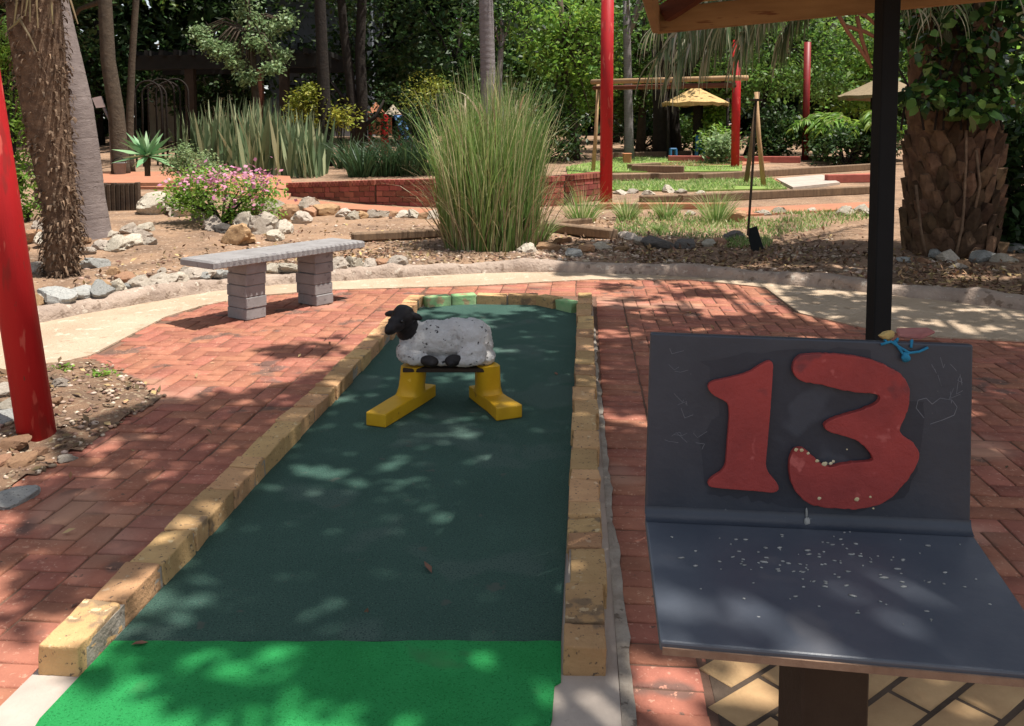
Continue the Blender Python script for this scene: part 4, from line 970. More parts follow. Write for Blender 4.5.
b = GT(501, 165); tree('garden_tree', 'thin grey stem just right of the ringed palm trunk', b, trunk_path([(500,120),(499,80),(501,50),(503,20)], b), .09, .05, [C(505,0,b.y,35,40)], 'lf_dark', .15, 'bark_grey', nl=22)
b = GT(629, 160); tree('garden_tree', 'grey straight trunk partly hidden behind the tall red pole', b, trunk_path([(629,140),(628,90),(627,40),(626,-20)], b), .12, .09, [C(650,-20,b.y,60,45)], 'lf_mid', .16, 'bark_grey', nl=25)
b = GT(662, 156); tree('garden_tree', 'dark trunk left of the small thatched shelter', b, trunk_path([(661,130),(660,95),(658,50)], b), .22, .18, [C(680,10,b.y,60,30)], 'lf_dark', .17, 'bark_dark', nl=20)
b = GT(674, 155); tree('garden_tree', 'second dark trunk touching the left of the thatched shelter', b, trunk_path([(673,130),(672,95),(672,50)], b), .2, .16, [C(720,15,b.y+1,55,35)], 'lf_dark', .17, 'bark_dark', nl=20)
b = GT(260, 166); tree('pale_tree', 'loose feathery tree with pale green foliage above the sword leaved plants', b, trunk_path([(258,120),(254,80),(250,30),(248,0)], b), .10, .05, [C(203,34,b.y,7,9), C(212,46,b.y-.3,9,6), C(225,52,b.y-.4,11,6), C(238,62,b.y-.2,9,7), C(232,46,b.y,8,6), C(250,76,b.y-.3,8,6), C(248,8,b.y,9,12), C(258,24,b.y,12,9), C(270,34,b.y+.2,11,8), C(263,48,b.y,9,7), C(278,54,b.y,8,6), C(272,66,b.y-.3,9,6), C(244,-12,b.y,12,10), C(285,22,b.y,8,7), C(255,40,b.y-.3,9,6)], 'lf_pale', .10, 'bark_mid', nl=11, per=26, cs=.10)
b = GT(575, 160); tree('bright_tree', 'leafy bright green tree between the grass clump and the tall red pole', b, trunk_path([(574,130),(570,90),(566,50),(560,0)], b), .12, .07, [C(572,56,b.y,34,30), C(548,48,b.y-.3,22,20), C(588,88,b.y,24,26), C(570,18,b.y,34,22), C(600,60,b.y+.4,22,40), C(530,20,b.y+.6,24,26), C(560,110,b.y+.2,24,22)], 'lf_bright', .15, 'bark_mid', nl=18, per=36, cs=.2, aspect=.55)
b = GT(640, 152); tree('bright_tree', 'tall light green tree behind and right of the tall red pole', b, trunk_path([(642,120),(645,60),(645,0)], b), .12, .08, [C(636,30,b.y,34,34), C(650,80,b.y,34,26), C(620,90,b.y,24,26), C(665,40,b.y+1,36,32)], 'lf_mid', .17, 'bark_mid', nl=24, per=44, cs=.25)
b = GT(745, 156); tree('shade_side_tree', 'loose leafed tree overhanging the pale wooden legs', b, trunk_path([(760,120),(766,90),(770,50),(775,0)], b), .09, .06, [C(770,70,b.y-1,34,26), C(800,50,b.y,40,36), C(835,40,b.y,40,40), C(760,30,b.y,50,30), C(820,85,b.y+1,30,16)], 'lf_mid', .13, 'bark_dark', nl=28, per=40, cs=.22)

# shrubs
def shrub(name, label, spec, m_leaf, lsize, group=None, base=None, per=34, nl=14, cs=.14, aspect=.5, cat='shrub', droop=.2):
    b = GT(*base) if base else GT(spec[0][0], spec[0][1]+spec[0][3]); th = thing(name, b, label, cat, group); PP = []; mb = MB()
    for (x, y, rx, ry, dd) in spec:
        c = D(x, y, b.y+dd); p, cc = clumped(c, (rx*c.y/F, rx*c.y/F*.8, ry*c.y/F), nl, per, cs); PP.append(p)
        for q in cc[::3]: mb.tube([b, b.lerp(Vector(q), .5)+Vector((0,0,.05)), Vector(q)], [.022,.015,.006], 5)
    P = np.concatenate(PP); P = P[P[:,2] > terr(P[:,0], P[:,1])+.02]
    leaves('foliage', P, lsize, MT[m_leaf], th, aspect=aspect, droop=droop, up=.8)
    mb.build('stem', MT['bark_dark'], th); return th
fb = shrub('flowering_shrub', 'low bush covered in small pink flowers above the white rocks', [(222,196,42,22,0),(190,190,20,14,.1),(250,200,24,22,-.1)], 'lf_bright', .06, base=(222,224), per=60, nl=20, cs=.11)
P = []
for (x, y, rx, ry, n_) in [(240,174,34,9,120),(212,182,22,10,80),(262,180,14,9,50),(185,180,16,8,34),(238,193,36,14,44),(258,205,10,10,8)]:
    for k in range(n_):
        q = GT(222,224); P.append(D(x+rng.normal(0,rx*.5), y+rng.normal(0,ry*.5), q.y-.35+rng.normal(0,.2)))
leaves('blossom', P, .056, MT['flower'], fb, aspect=.9, droop=-.2, up=1)
shrub('green_shrub', 'pale green loose shrub between the rosette plant and the sword leaved plants', [(190,160,18,16,0),(205,168,16,14,.1),(178,170,14,12,0)], 'lf_pale', .06, base=(190,186), per=60, nl=14, cs=.09)
shrub('yellow_shrub', 'yellow green shrub left of the black trunk', [(305,106,16,14,0),(300,122,20,14,.1),(311,95,9,7,0)], 'lf_yel', .10, base=(305,166), nl=18)
shrub('yellow_shrub', 'small rounded yellow green shrub right of the black trunk', [(342,116,12,10,0)], 'lf_yel', .10, base=(342,166), nl=16)
shrub('dry_topped_shrub', 'shrub with dry yellowish top left of the tall grass', [(430,84,20,10,0),(418,95,18,14,.1)], 'lf_yel', .09, base=(425,160), nl=14, aspect=.3)
shrub('left_edge_shrub', 'light green leafy plant between the red pole and the shaggy palm', [(8,110,16,40,.3),(6,50,14,30,.3),(14,170,14,24,.3)], 'lf_bright', .12, base=(10,225), nl=22, aspect=.3)
shrub('green_shrub', 'small bright green leafy plant at the foot of the shaggy palm', [(28,208,10,8,0)], 'lf_bright', .07, base=(28,222), nl=10, per=20, cs=.06)
for (x, y, w, lab) in [(62,370,6,'tiny green weed on the sandy path right of the leaning pole'),(103,374,5,'tiny flat green weed at the edge of the near soil bed')]:
    p = G(x, y+3, .02); th = thing('weed', p, lab, 'weed'); P = np.array(p)+rng.normal(size=(70,3))*np.array([.035,.03,.012])+np.array([0,0,.02]); leaves('foliage', P, .03, MT['lf_bright'], th, up=1, droop=-.2)
spec_list = [('shrub behind the tall grass, dark with a few pale leaves', [(535,112,34,30,0),(560,135,30,26,0),(515,130,30,26,0)], 'lf_dark', (540,162)),
 ('dark shrub under the wooden beam, right of the tall red pole', [(640,128,30,16,0),(668,135,26,14,0)], 'lf_dark', (640,150)),
 ('green shrub below the left eave of the small thatched shelter', [(682,132,20,16,0)], 'lf_mid', (682,152)),
 ('light green shrub below the right eave of the small thatched shelter', [(716,140,10,12,0),(712,120,12,14,1)], 'lf_bright', (716,160)),
 ('dark mounded shrub behind the pale wooden legs', [(776,130,20,26,0),(770,145,22,14,0)], 'lf_dark', (776,160)),
 ('pale leafed low shrub left of the red pole beyond the lawn', [(722,148,10,10,0)], 'lf_pale', (722,164)),
 ('dark shrub beside the forked trunk', [(400,120,30,34,1),(440,125,26,30,1)], 'lf_dark', (410,160)),
 ('deep green shrub filling the right edge beside the thick palm', [(1000,190,26,40,.4),(1020,150,26,46,.6),(1010,225,22,22,.2)], 'lf_dark', (1003,250)),
 ('bright green shrub right of the thick palm trunk', [(988,105,16,20,1.2),(1012,85,18,26,1.4),(1000,130,22,16,1.2)], 'lf_bright', (1000,225)),
 ('dark mass of leaves below the bright ferns', [(845,148,34,16,.4),(880,140,20,20,.4)], 'lf_dark', (845,166))]
for lab, sp_, m_, bs in spec_list: shrub('garden_shrub', lab, sp_, m_, .13, base=bs, nl=26, per=40, cs=.18)

# agave rosette on a stalk
b = GT(148, 187); b_top = D(147, 156, b.y); th = thing('agave', b, 'light green agave rosette on a short brown stalk', 'agave')
mb = MB(); mb.tube([b-Vector((0,0,.05)), b.lerp(b_top,.5), b_top], [.055,.05,.055], 9); mb.build('stalk', MT['bark_mid'], th, smooth=True)
rt, dr, Ls, Ws = [], [], [], []
for k in range(34):
    t = k/34; a = k*2.39996; el = -.35+1.75*t; d = Vector((math.cos(a)*math.cos(el), math.sin(a)*math.cos(el), math.sin(el))); rt.append(b_top+d*.03); dr.append(d); Ls.append(.62-.14*t); Ws.append(.135-.04*t)
blades('leaf', rt, dr, Ls, Ws, .12, MT['lf_agave'], th, seg=6, taper=.02, widest=.45)

# sword leaved plants (several clumps)
for (x0, x1, by, ty, lab, n_) in [(172,208,160,112,'leftmost clump of stiff upright sword leaves, in half shade',90),(200,246,172,100,'tall clump of stiff sword leaves behind the flower bush',190),(240,284,176,104,'dense pale striped clump of sword leaves, second from the black trunk',210),(276,318,178,116,'clump of pale sword leaves closest to the black trunk',170)]:
    b = GT((x0+x1)/2, by); th = thing('sword_plant', b, lab, 'plant', 'sword leaved plants by the paving'); rt, dr, Ls = [], [], []
    for k in range(int(n_*.75)):
        p = b+Vector((rng.uniform(-.5,.5)*(x1-x0)*b.y/F, rng.uniform(-.1,1.1), 0)); p.z = T(p.x, p.y); rt.append(p); dr.append((rng.normal(0,.16), rng.normal(0,.13), 1)); Ls.append((by-ty)*b.y/F*rng.uniform(.55,1.12))
    blades('leaf', rt, dr, Ls, .088, .05, MT['lf_sans'], th, seg=4, taper=.08, widest=.5)
# strappy dark plants behind the brick wall
for (x, by, h, w, lab) in [(358,179,42,18,'leftmost strap leaved dark plant behind the brick wall'),(382,178,40,18,'strap leaved dark plant, second from the left behind the brick wall'),(405,178,44,18,'strap leaved plant with paler tips, third behind the brick wall'),(428,177,48,18,'strap leaved plant behind the wall touching the tall grass'),(346,170,34,14,'low strap leaved plant beside the black trunk')]:
    b = GT(x, by); b.y += .5; b = V3(b, T(b.x, b.y)); th = thing('strap_plant', b, lab, 'plant', 'strap leaved plants behind the brick wall'); rt, dr, Ls = [], [], []
    for k in range(170):
        a = rng.uniform(0, 6.28); q = rng.uniform(0,.32); rt.append(b+Vector((math.cos(a)*q, math.sin(a)*q, 0))); dr.append((math.cos(a)*.5+rng.normal(0,.15), math.sin(a)*.5+rng.normal(0,.15), 1)); Ls.append(h*b.y/F*rng.uniform(.7,1.35))
    blades('leaf', rt, dr, Ls, .035, .9, MT['lf_strap'], th, seg=5, taper=.1)
# ferny bright plants at the right
for (x, by, h, lab) in [(826,160,60,'arching light green fern right of the dark red pole'),(850,162,66,'big leafed bright green plant left of the black post'),(868,163,72,'bright green fern touching the black post'),(815,158,40,'small yellowish fern behind the dark red pole')]:
    b = GT(x, by); th = thing('fern', b, lab, 'fern'); 
    for k in range(11):
        a = rng.uniform(0, 6.28); L = h*b.y/F*rng.uniform(.8,1.2); d = Vector((math.cos(a), math.sin(a), 0)); p0 = b; p2 = b+d*L*.75+Vector((0,0,L*.45)); p1 = b+d*L*.25+Vector((0,0,L*.95))
        frond(th, [p0.lerp(p1,t).lerp(p1.lerp(p2,t),t) for t in [q/7 for q in range(8)]], MT['lf_bright'], L=.46, n=34, hang=.5, w=.10, name='frond')

# tall ornamental grass
b = GT(492, 246); th = thing('tall_grass', b, 'tall arching green reed like grass clump in the middle of the bed', 'ornamental grass')
rt, dr, Ls = [], [], []
S = b.y/F
for k in range(2300):
    a = rng.uniform(0, 6.283); q = math.sqrt(rng.uniform())*44*S; ox, oy = math.cos(a)*q*1.05, math.sin(a)*q*.8
    rt.append(b+Vector((ox-2*S, oy, -.02))); dr.append((ox/S/46*.08+rng.normal(0,.085), oy/S/46*.08+rng.normal(0,.085), 1)); Ls.append(rng.uniform(80,205)*S*(1-.22*(q/S/46)))
blades('leaf', rt, dr, Ls, .019, rng.uniform(.1,1.15,len(rt))**1.2, MT['lf_grass'], th, seg=8, taper=.12)
rt, dr, Ls = [], [], []
for k in range(420):
    a = rng.uniform(0, 6.283); q = math.sqrt(rng.uniform())*50*S; ox, oy = math.cos(a)*q, math.sin(a)*q*.8
    rt.append(b+Vector((ox, oy, -.02))); dr.append((ox/S/46*.25+rng.normal(0,.15), oy/S/46*.25+rng.normal(0,.15), .9)); Ls.append(rng.uniform(40,120)*S)
blades('dry_leaf', rt, dr, Ls, .015, rng.uniform(.6,1.7,len(rt)), MT['lf_dry'], th, seg=6, taper=.12)
rt, dr, Ls = [], [], []
for k in range(90):
    a = rng.uniform(0, 6.283); q = math.sqrt(rng.uniform())*40*S; ox, oy = math.cos(a)*q, math.sin(a)*q*.8
    rt.append(b+Vector((ox, oy, .9*rng.uniform(.5,1.6)))); dr.append((ox/S/46*.4+rng.normal(0,.25), rng.normal(0,.25), 1)); Ls.append(rng.uniform(20,50)*S)
blades('seed_head', rt, dr, Ls, .028, .9, MT['lf_dry'], th, seg=4, taper=.2, widest=.5)
for (x, by, h, w, lab) in [(582,223,36,20,'greyish grass tuft in front of the tall red pole'),(627,220,24,13,'bright grass tuft right of the tall red pole'),(666,219,24,11,'small grass tuft, second right of the tall red pole'),(716,222,32,18,'pale grass tuft left of the garden spade'),(660,233,12,8,'low grass tuft above the dark rocks'),(540,240,26,14,'grass tuft against the right side of the tall grass clump')]:
    b = GT(x, by); th = thing('grass_tuft', b, lab, 'grass tuft', 'grass tufts right of the tall grass'); rt, dr, Ls = [], [], []; S2 = b.y/F
    for k in range(230):
        a = rng.uniform(0, 6.283); q = math.sqrt(rng.uniform()); ox, oy = math.cos(a)*q*w*.5*S2, math.sin(a)*q*w*.4*S2; rt.append(b+Vector((ox, oy, -.01))); dr.append((math.cos(a)*q*.75+rng.normal(0,.12), math.sin(a)*q*.75, 1)); Ls.append(h*S2*rng.uniform(.6,1.3))
    blades('leaf', rt, dr, Ls, .012, rng.uniform(.2,1.2,len(rt)), MT['lf_grass'], th, seg=5, taper=.12)

# ------------------------------------------------------------------ low walls, paving and edgings
def wall_line(name, label, pts, h, w, cat='wall', group=None, cap=True, m_='wallbrick'):
    """brick wall along ground points, course by course in its own mesh"""
    th = thing(name, pts[0], label, cat, group); bm = MB(); cp = MB(); mo = MB()
    for i in range(len(pts)-1):
        a, b = Vector(pts[i]), Vector(pts[i+1]); L = (b-a).length; d = (b-a)/L; rz = math.atan2(d.y, d.x); Rm = Matrix.Rotation(rz, 3, 'Z')
        hh0 = h[i] if hasattr(h, '__len__') else h; hh1 = h[i+1] if hasattr(h, '__len__') else h
        nc = max(1, round(max(hh0, hh1)/.086))
        for c in range(nc):
            k = 0; x = -(.11 if c % 2 else 0)
            while x < L:
                x0 = max(0, x); x1 = min(L, x+.225)
                if x1-x0 > .03:
                    t = (x0+x1)/2/L; hc = hh0*(1-t)+hh1*t; z = a.z*(1-t)+b.z*t+hc-(nc-c-.5)*.086-(.075 if cap else 0)
                    if z > a.z*(1-t)+b.z*t-.07: bm.box((a.x+d.x*(x0+x1)/2, a.y+d.y*(x0+x1)/2, z), (x1-x0-.012, w, .076), Rm)
                x += .225
        if cap:
            k = 0
            while k*.082 < L:
                t = (k+.5)*.082/L
                if t > 1: break
                hc = hh0*(1-t)+hh1*t; cp.box((a.x+d.x*t*L, a.y+d.y*t*L, a.z*(1-t)+b.z*t+hc-.032), (.070, w+.03, .075), Rm); k += 1
        q = [a, b]; 
        if max(hh0, hh1) > .15:
            vs = []
            for p, hh in ((a, hh0), (b, hh1)):
                r = Vector((-d.y, d.x, 0))*(w/2-.012); vs += [p-r-Vector((0,0,.1)), p+r-Vector((0,0,.1)), p+r+Vector((0,0,hh-.05)), p-r+Vector((0,0,hh-.05))]
            mo.add(vs, [(0,1,2,3),(7,6,5,4),(0,4,5,1),(1,5,6,2),(2,6,7,3),(3,7,4,0)])
    bm.build('wall', MT[m_], th)
    if cap and cp.v: cp.build('coping', MT[m_], th)
    if mo.v: mo.build('mortar', MT['joint'], th)
    return th
w0 = [GT(292,195), GT(330,199), GT(380,204), GT(440,207), GT(505,209), GT(560,205), GT(604,199)]
hs = [(12)*w0[0].y/F, 17*w0[1].y/F, 24*w0[2].y/F, 28*w0[3].y/F, 30*w0[4].y/F, 29*w0[5].y/F, 27*w0[6].y/F]
wall_line('brick_wall', 'long low red brick wall running behind the tall grass clump', w0, hs, .22)
def strip(name, px, m_, dz=.012, thick=.05):
    P = [GT(*p) for p in px]
    return sheet(name, [(p.x, p.y) for p in P], lambda x, y: T(x, y)+dz+.03, MT[m_], thick=thick)
strip('red_paving', [(280,204),(300,203),(340,207),(440,214),(440,219),(380,215),(330,212),(280,207)], 'pinkpave', .03)
strip('red_paving', [(92,186),(150,184),(235,184),(292,195),(286,205),(240,198),(180,190),(100,189)], 'pinkpave', .02)
strip('red_paving', [(95,175),(180,174),(290,179),(294,193),(180,186),(100,186)], 'pinkpave', .03)
a_, b_ = GT(98,211), GT(144,209); b_.y = a_.y+.1
th = thing('timber_retaining_wall', a_, 'dark upright timber retaining wall behind the smooth palm', 'retaining wall'); mb = MB(); n_ = 9
for k in range(n_):
    p = a_.lerp(b_, (k+.5)/n_); mb.box((p.x, p.y, p.z+.17+rng.uniform(-.01,.01)), ((b_-a_).length/n_-.01, .09, .44))
mb.build('timber', MT['darktimber'], th, bevel=.006)
mb = MB(); p = (a_+b_)/2; mb.box((p.x-.2, p.y+.95, p.z+.37), (1.5,1.75,.05)); tag(mb.build('red_paving', MT['pinkpave']), kind='structure')
a_, b_ = GT(22,210), GT(58,212); th = thing('timber_retaining_wall', a_, 'dark low timber retaining wall left of the shaggy palm', 'retaining wall'); mb = MB()
for k in range(6):
    p = a_.lerp(b_, (k+.5)/6); mb.box((p.x, p.y+.4, p.z+.12), ((b_-a_).length/6-.01, .09, .34))
mb.build('timber', MT['darktimber'], th, bevel=.006)
def sleeper(name, label, p0, p1, h, w=.14, m_='timber', group='low edgings of the far lanes', cat='edging'):
    a, b = GT(*p0), GT(*p1); mb = MB(); up = Vector((0,0,h/2)); mb.beam(a+up, b+up, w, h); o = mb.build(name, MT[m_], origin=a, bevel=.012); return tag(o, label, cat, group)
sleeper('timber_sleeper', 'brown timber sleeper lying right of the tall grass', (548,231), (614,239), .11, .16, group=None, cat='sleeper')
sleeper('timber_sleeper', 'weathered grey timber sleeper lying left of the tall grass', (352,241), (447,236), .09, .16, group=None, cat='sleeper')
sleeper('lane_edging', 'dark timber edging just above the low pale stones behind the rock row', (545,228), (590,224), .08)
sleeper('lane_edging', 'red brown edging of the nearest far lane, left of the spade', (598,209), (725,209), .09, m_='pinkpave')
sleeper('lane_edging', 'low edging just behind the grass tufts', (640,202), (722,201), .10)
sleeper('lane_edging', 'weathered edging along the front of the lawn, right half', (680,203), (884,193), .13)
sleeper('lane_edging', 'edging between the two lawn strips', (608,181), (742,178), .13)
sleeper('lane_edging', 'edging behind the far lawn, left of the black post', (700,181), (884,169), .14)
sleeper('lane_edging', 'dark red edging behind the pale slab', (826,183), (884,182), .16, m_='wallbrick')
sleeper('lane_edging', 'distant edging below the small thatched shelter', (668,162), (800,163), .16, m_='wallbrick')
sleeper('lane_edging', 'farthest timber edging left of the small thatched shelter', (610,158), (690,156), .14)
for (x0,y0,x1,y1,lab) in [(630,171,658,169,'plank lying on the far lawn, left of the thatched shelter'),(632,172,684,173,'long plank on the lawn below the stools')]:
    a, b = GT(x0,y0), GT(x1,y1); mb = MB(); mb.beam(a+Vector((0,0,.08)), b+Vector((0,0,.08)), .2, .14); tag(mb.build('plank', MT['timber'], origin=a, bevel=.01), lab, 'plank')
p = GT(627,164); mb = MB(); mb.box((p.x, p.y, p.z+.12), (.19,.2,.24)); mb.box((p.x, p.y, p.z+.25), (.22,.23,.03)); tag(mb.build('wood_block', MT['terracotta'], origin=p, bevel=.015), 'short reddish block standing on the far lawn', 'block')
strip('lawn', [(568,176),(600,173),(742,172),(742,160),(620,158),(566,168)], 'lawn', .0, .06)
strip('lawn', [(610,191),(680,192),(787,190),(772,180),(680,182),(612,183)], 'lawn', .0, .06)
strip('red_paving', [(735,210),(884,203),(884,209),(740,217)], 'pinkpave', .0)
strip('red_paving', [(772,180),(884,173),(884,179),(780,184)], 'pinkpave', .0)
strip('red_paving', [(640,165),(720,160),(790,161),(740,166),(660,168)], 'pinkpave', .0)
strip('pale_slab', [(776,181),(822,177),(840,185),(793,190)], 'concrete', .02)
# grass blades over the lawns and the weedy bed (uncountable)
P = []
def in_px(pxs):
    q = [GT(*p) for p in pxs]; return [(p.x, p.y) for p in q]
zones = [(in_px([(568,176),(600,173),(742,172),(742,160),(620,158),(566,168)]), 3500, .06), (in_px([(610,191),(680,192),(787,190),(772,180),(680,182),(612,183)]), 4500, .06), (in_px([(612,236),(640,238),(745,246),(870,220),(880,212),(760,214),(700,216),(620,214)]), 3800, .05), (in_px([(725,250),(770,250),(772,242),(735,240)]), 700, .05)]
rt, Ls = [], []
for poly_, n_, L in zones:
    xs_ = [p[0] for p in poly_]; ys_ = [p[1] for p in poly_]; c = 0
    while c < n_:
        x, y = rng.uniform(min(xs_), max(xs_)), rng.uniform(min(ys_), max(ys_))
        if inpoly(np.array([x]), np.array([y]), poly_)[0] and noise.noise(Vector((x*1.6, y*1.6, 2))) > -.25: rt.append((x, y, T(x, y)+.02)); Ls.append(L*rng.uniform(.6,1.6)); c += 1
        elif rng.random() < .02: c += 1
dr = rng.normal(0,.5,(len(rt),3)); dr[:,2] = 1
tag(blades('grass', rt, dr, Ls, .016, .7, MT['lf_grass'], seg=2, taper=.15), kind='stuff')

# garden spade
p = GT(755, 252); a = D(748, 228, p.y-.02); b = D(756, 100, p.y+.25)
th = thing('garden_spade', p, 'garden spade with a dark blade standing upright in the soil', 'spade')
mb = MB(); mb.tube([a-Vector((0,0,.08)), a.lerp(b,.5)+Vector((.01,0,0)), b], .0135, 8); mb.tube([b-Vector((.07,0,0)), b+Vector((.07,0,0))], .013, 8); mb.build('handle', MT['bark_mid'], th, smooth=True)
mb = MB(); A1, A2, A3, A4 = D(747,229,p.y), D(757,226,p.y), D(764,249,p.y-.05), D(752,253,p.y-.05)
for off in (0,):
    n_ = Vector((0,-.012,0)); q = [A4, A3, A2, A1]; m4 = (A1+A2+A3+A4)/4+Vector((0,.02,0))
    mb.add(q+[v-n_ for v in q], [(0,1,2,3),(7,6,5,4),(0,4,5,1),(1,5,6,2),(2,6,7,3),(3,7,4,0)])
mb.build('blade', MT['dark'], th, bevel=.003)

# wooden frame beyond the lawn: a beam on splayed legs
pL, pR = GT(594,172), GT(760,190); th = thing('wooden_frame', (pL+pR)/2, 'rustic wooden frame of a long pale beam on splayed pole legs', 'frame')
dL = GT(596,172).y; dR = GT(755,186).y
mb = MB(); mb.tube([D(592,82,dL), D(740,78,dR), D(748,78,dR)], [.055,.05,.05], 9); mb.build('beam', MT['palewood'], th, smooth=True)
mb = MB(); mb.tube([D(594,88,dL+.1), D(735,85,dR+.1)], [.05,.05], 8); mb.build('lower_beam', MT['brownwood'], th, smooth=True)
for pts, m_, d in ([[(598,84),(596,130),(593,172)],'palewood',dL],[[(601,84),(602,130),(603,170)],'brownwood',dL+.4],[[(756,92),(759,140),(764,189)],'palewood',dR-.3],[[(758,92),(752,140),(746,183)],'timber',dR+.2]):
    mb = MB(); mb.tube([D(x, y, d) for x, y in pts], [.034,.04,.046], 9)
    e_ = D(*pts[-1], d); g_ = T(e_.x, d); mb.tube([e_, Vector((e_.x, e_.y, g_-.05))], .046, 9); mb.build('leg', MT[m_], th, smooth=True)

# thatched shelters
def shelter(label, px, base, ap, eave, xl, xr, posts, m_='thatch'):
    b = GT(px, base); th = thing('thatch_shelter', b, label, 'shelter'); d = b.y
    A = D(px, ap, d); E = D(px, eave, d); rr = (xr-xl)/2*d/F; cx = D((xl+xr)/2, eave, d).x; mb = MB(); n_ = 30
    def ring(r, z, j): return [Vector((cx+r*math.cos(2*math.pi*k/n_), d+r*math.sin(2*math.pi*k/n_), z+rng.normal(0,j))) for k in range(n_)]
    r0, r1, r2, r3 = ring(.05, A.z, 0), ring(rr*.5, (A.z+E.z)/2, .006), ring(rr, E.z, .010), ring(rr*.97, E.z-.09, .02); r4 = ring(.05, A.z-.16, 0)
    vs = r0+r1+r2+r3+r4; mb.add(vs, [(i*n_+k, i*n_+(k+1)%n_, i*n_+n_+(k+1)%n_, i*n_+n_+k) for i in range(4) for k in range(n_)]+[tuple(range(n_))])
    mb.build('roof', MT[m_], th)
    for (x, w) in posts:
        q = D(x, eave, d); mb = MB(); mb.tube([Vector((q.x, d+(.1 if w > 4 else -.25), T(q.x, d)-.1)), Vector((q.x, d+(.1 if w > 4 else -.25), E.z+.12))], w*d/F, 10); mb.build('post', MT['bark_dark'], th, smooth=True)
    return th
shelter('small round thatched shelter on a dark trunk post, seen beyond the lawn', 697, 158, 87, 103, 662, 729, [(699,5),(725.5,1.5),(667,1.5)])
b = GT(880, 166); 
shelter('pale thatched roof showing just left of the black post, behind the ferns', 885, 160, 76, 96, 840, 928, [(870,3),(905,3)], 'thatch_shaded')
for (x, by, lab) in [(673,160,'blue plastic stool, left one below the thatched shelter'),(700,160,'blue plastic chair beside the dark shelter post')]:
    b = GT(x, by); S2 = b.y/F; th = thing('stool', b, lab, 'stool', 'blue seats by the small shelter')
    mb = MB(); w = 3.2*S2 if x < 680 else 4.2*S2; h = 11*S2; mb.box((b.x, b.y, b.z+h), (w*2, w*2, .05)); mb.build('seat', MT['blue'], th, bevel=.012)
    for sx in (-1,1):
        for sy in (-1,1):
            mb = MB(); mb.tube([(b.x+sx*w*.95, b.y+sy*w*.95, b.z-.03), (b.x+sx*w*.8, b.y+sy*w*.8, b.z+h)], .028, 7); mb.build('leg', MT['blue'], th)
    if x > 680:
        mb = MB(); mb.box((b.x, b.y+w, b.z+h+.2), (w*1.9, .04, .34)); mb.build('backrest', MT['blue'], th, bevel=.015)

# sign on a thin post, bucket, hoops, pergola, house, play hut
b = GT(113, 176); d = b.y; th = thing('garden_sign', b, 'thin dark post carrying a tilted pinkish white board in the shade', 'sign')
mb = MB(); mb.tube([Vector((b.x, b.y, b.z-.1)), D(110,120,d), D(100,100,d)], .035, 8); mb.build('post', MT['bark_grey'], th, smooth=True)
mb = MB(); q = [D(92,98,d-.05), D(101,96,d-.05), D(105,107,d-.05), D(96,108,d-.05)]; mb.add(q+[v+Vector((0,.03,0)) for v in q], [(3,2,1,0),(4,5,6,7),(0,1,5,4),(1,2,6,5),(2,3,7,6),(3,0,4,7)]); mb.build('board', MT['white'], th)
b = GT(120, 177); S2 = b.y/F; th = thing('bucket', b, 'grey bucket standing behind the red paved ledge', 'bucket'); mb = MB(); n_ = 16
pr = [(4.6,-1),(5.2,0),(6.2,13.5),(6.6,13.6),(6.6,14.6),(6.0,14.6),(5.0,2)]
vs = [b+Vector((r*S2*math.cos(2*math.pi*k/n_), r*S2*math.sin(2*math.pi*k/n_), z*S2)) for r, z in pr for k in range(n_)]
mb.add(vs, [(i*n_+k, i*n_+(k+1)%n_, i*n_+n_+(k+1)%n_, i*n_+n_+k) for i in range(len(pr)-1) for k in range(n_)]+[tuple(range((len(pr)-1)*n_, len(pr)*n_))]); mb.build('pail', MT['bucket'], th, smooth=True)
mb = MB(); mb.tube([b+Vector((6.6*S2*math.cos(a), -.02, (14+5*math.sin(a))*S2)) for a in [math.pi*k/10 for k in range(11)]], .008, 5); mb.build('handle', MT['dark'], th)
b = GT(160, 172); d = b.y+1.2; th = thing('hoop_arbour', V3(Vector((b.x, d, 0)), T(b.x, d)), 'row of dark metal hoops forming an arbour in deep shade', 'arbour'); g_ = T(b.x, d)
for k, (xc, hw, tp) in enumerate([(148,13,80),(154,12,82),(161,13,78),(168,12,80),(175,13,78)]):
    mb = MB(); dd = d+k*.25; cz = D(xc, tp+14, dd); r_ = hw*dd/F; mb.tube([Vector((cz.x-r_, dd, g_-.05))]+[Vector((cz.x-r_*math.cos(a), dd, cz.z+r_*math.sin(a))) for a in [math.pi*q/14 for q in range(15)]]+[Vector((cz.x+r_, dd, g_-.05))], .022, 6); mb.build('hoop', MT['bark_dark'], th, smooth=True)
d = 27.0; th = thing('pergola', V3(D(240,140,d), T(D(240,140,d).x, d)), 'dark timber pergola with a long flat beam behind the pale tree', 'pergola')
mb = MB(); A, B = D(132,63,d), D(330,60,d); mb.beam(A, B, .3, .42); mb.beam(A+Vector((0,2.5,0)), B+Vector((0,2.5,0)), .3, .42); mb.build('beam', MT['roofdark'], th)
mb = MB()
for k in range(14): p = A.lerp(B, (k+.5)/14)+Vector((0,1.2,.25)); mb.box(p, (.12,3.4,.16))
mb.build('slat', MT['roofdark'], th)
for x in (190, 258, 284, 324):
    p = D(x, 60, d); g_ = T(p.x, d); mb = MB(); mb.box((p.x, d, (p.z+g_)/2), (.26,.26,p.z-g_)); mb.build('post', MT['postbrown'] if x != 258 else MT['brownwood'], th)
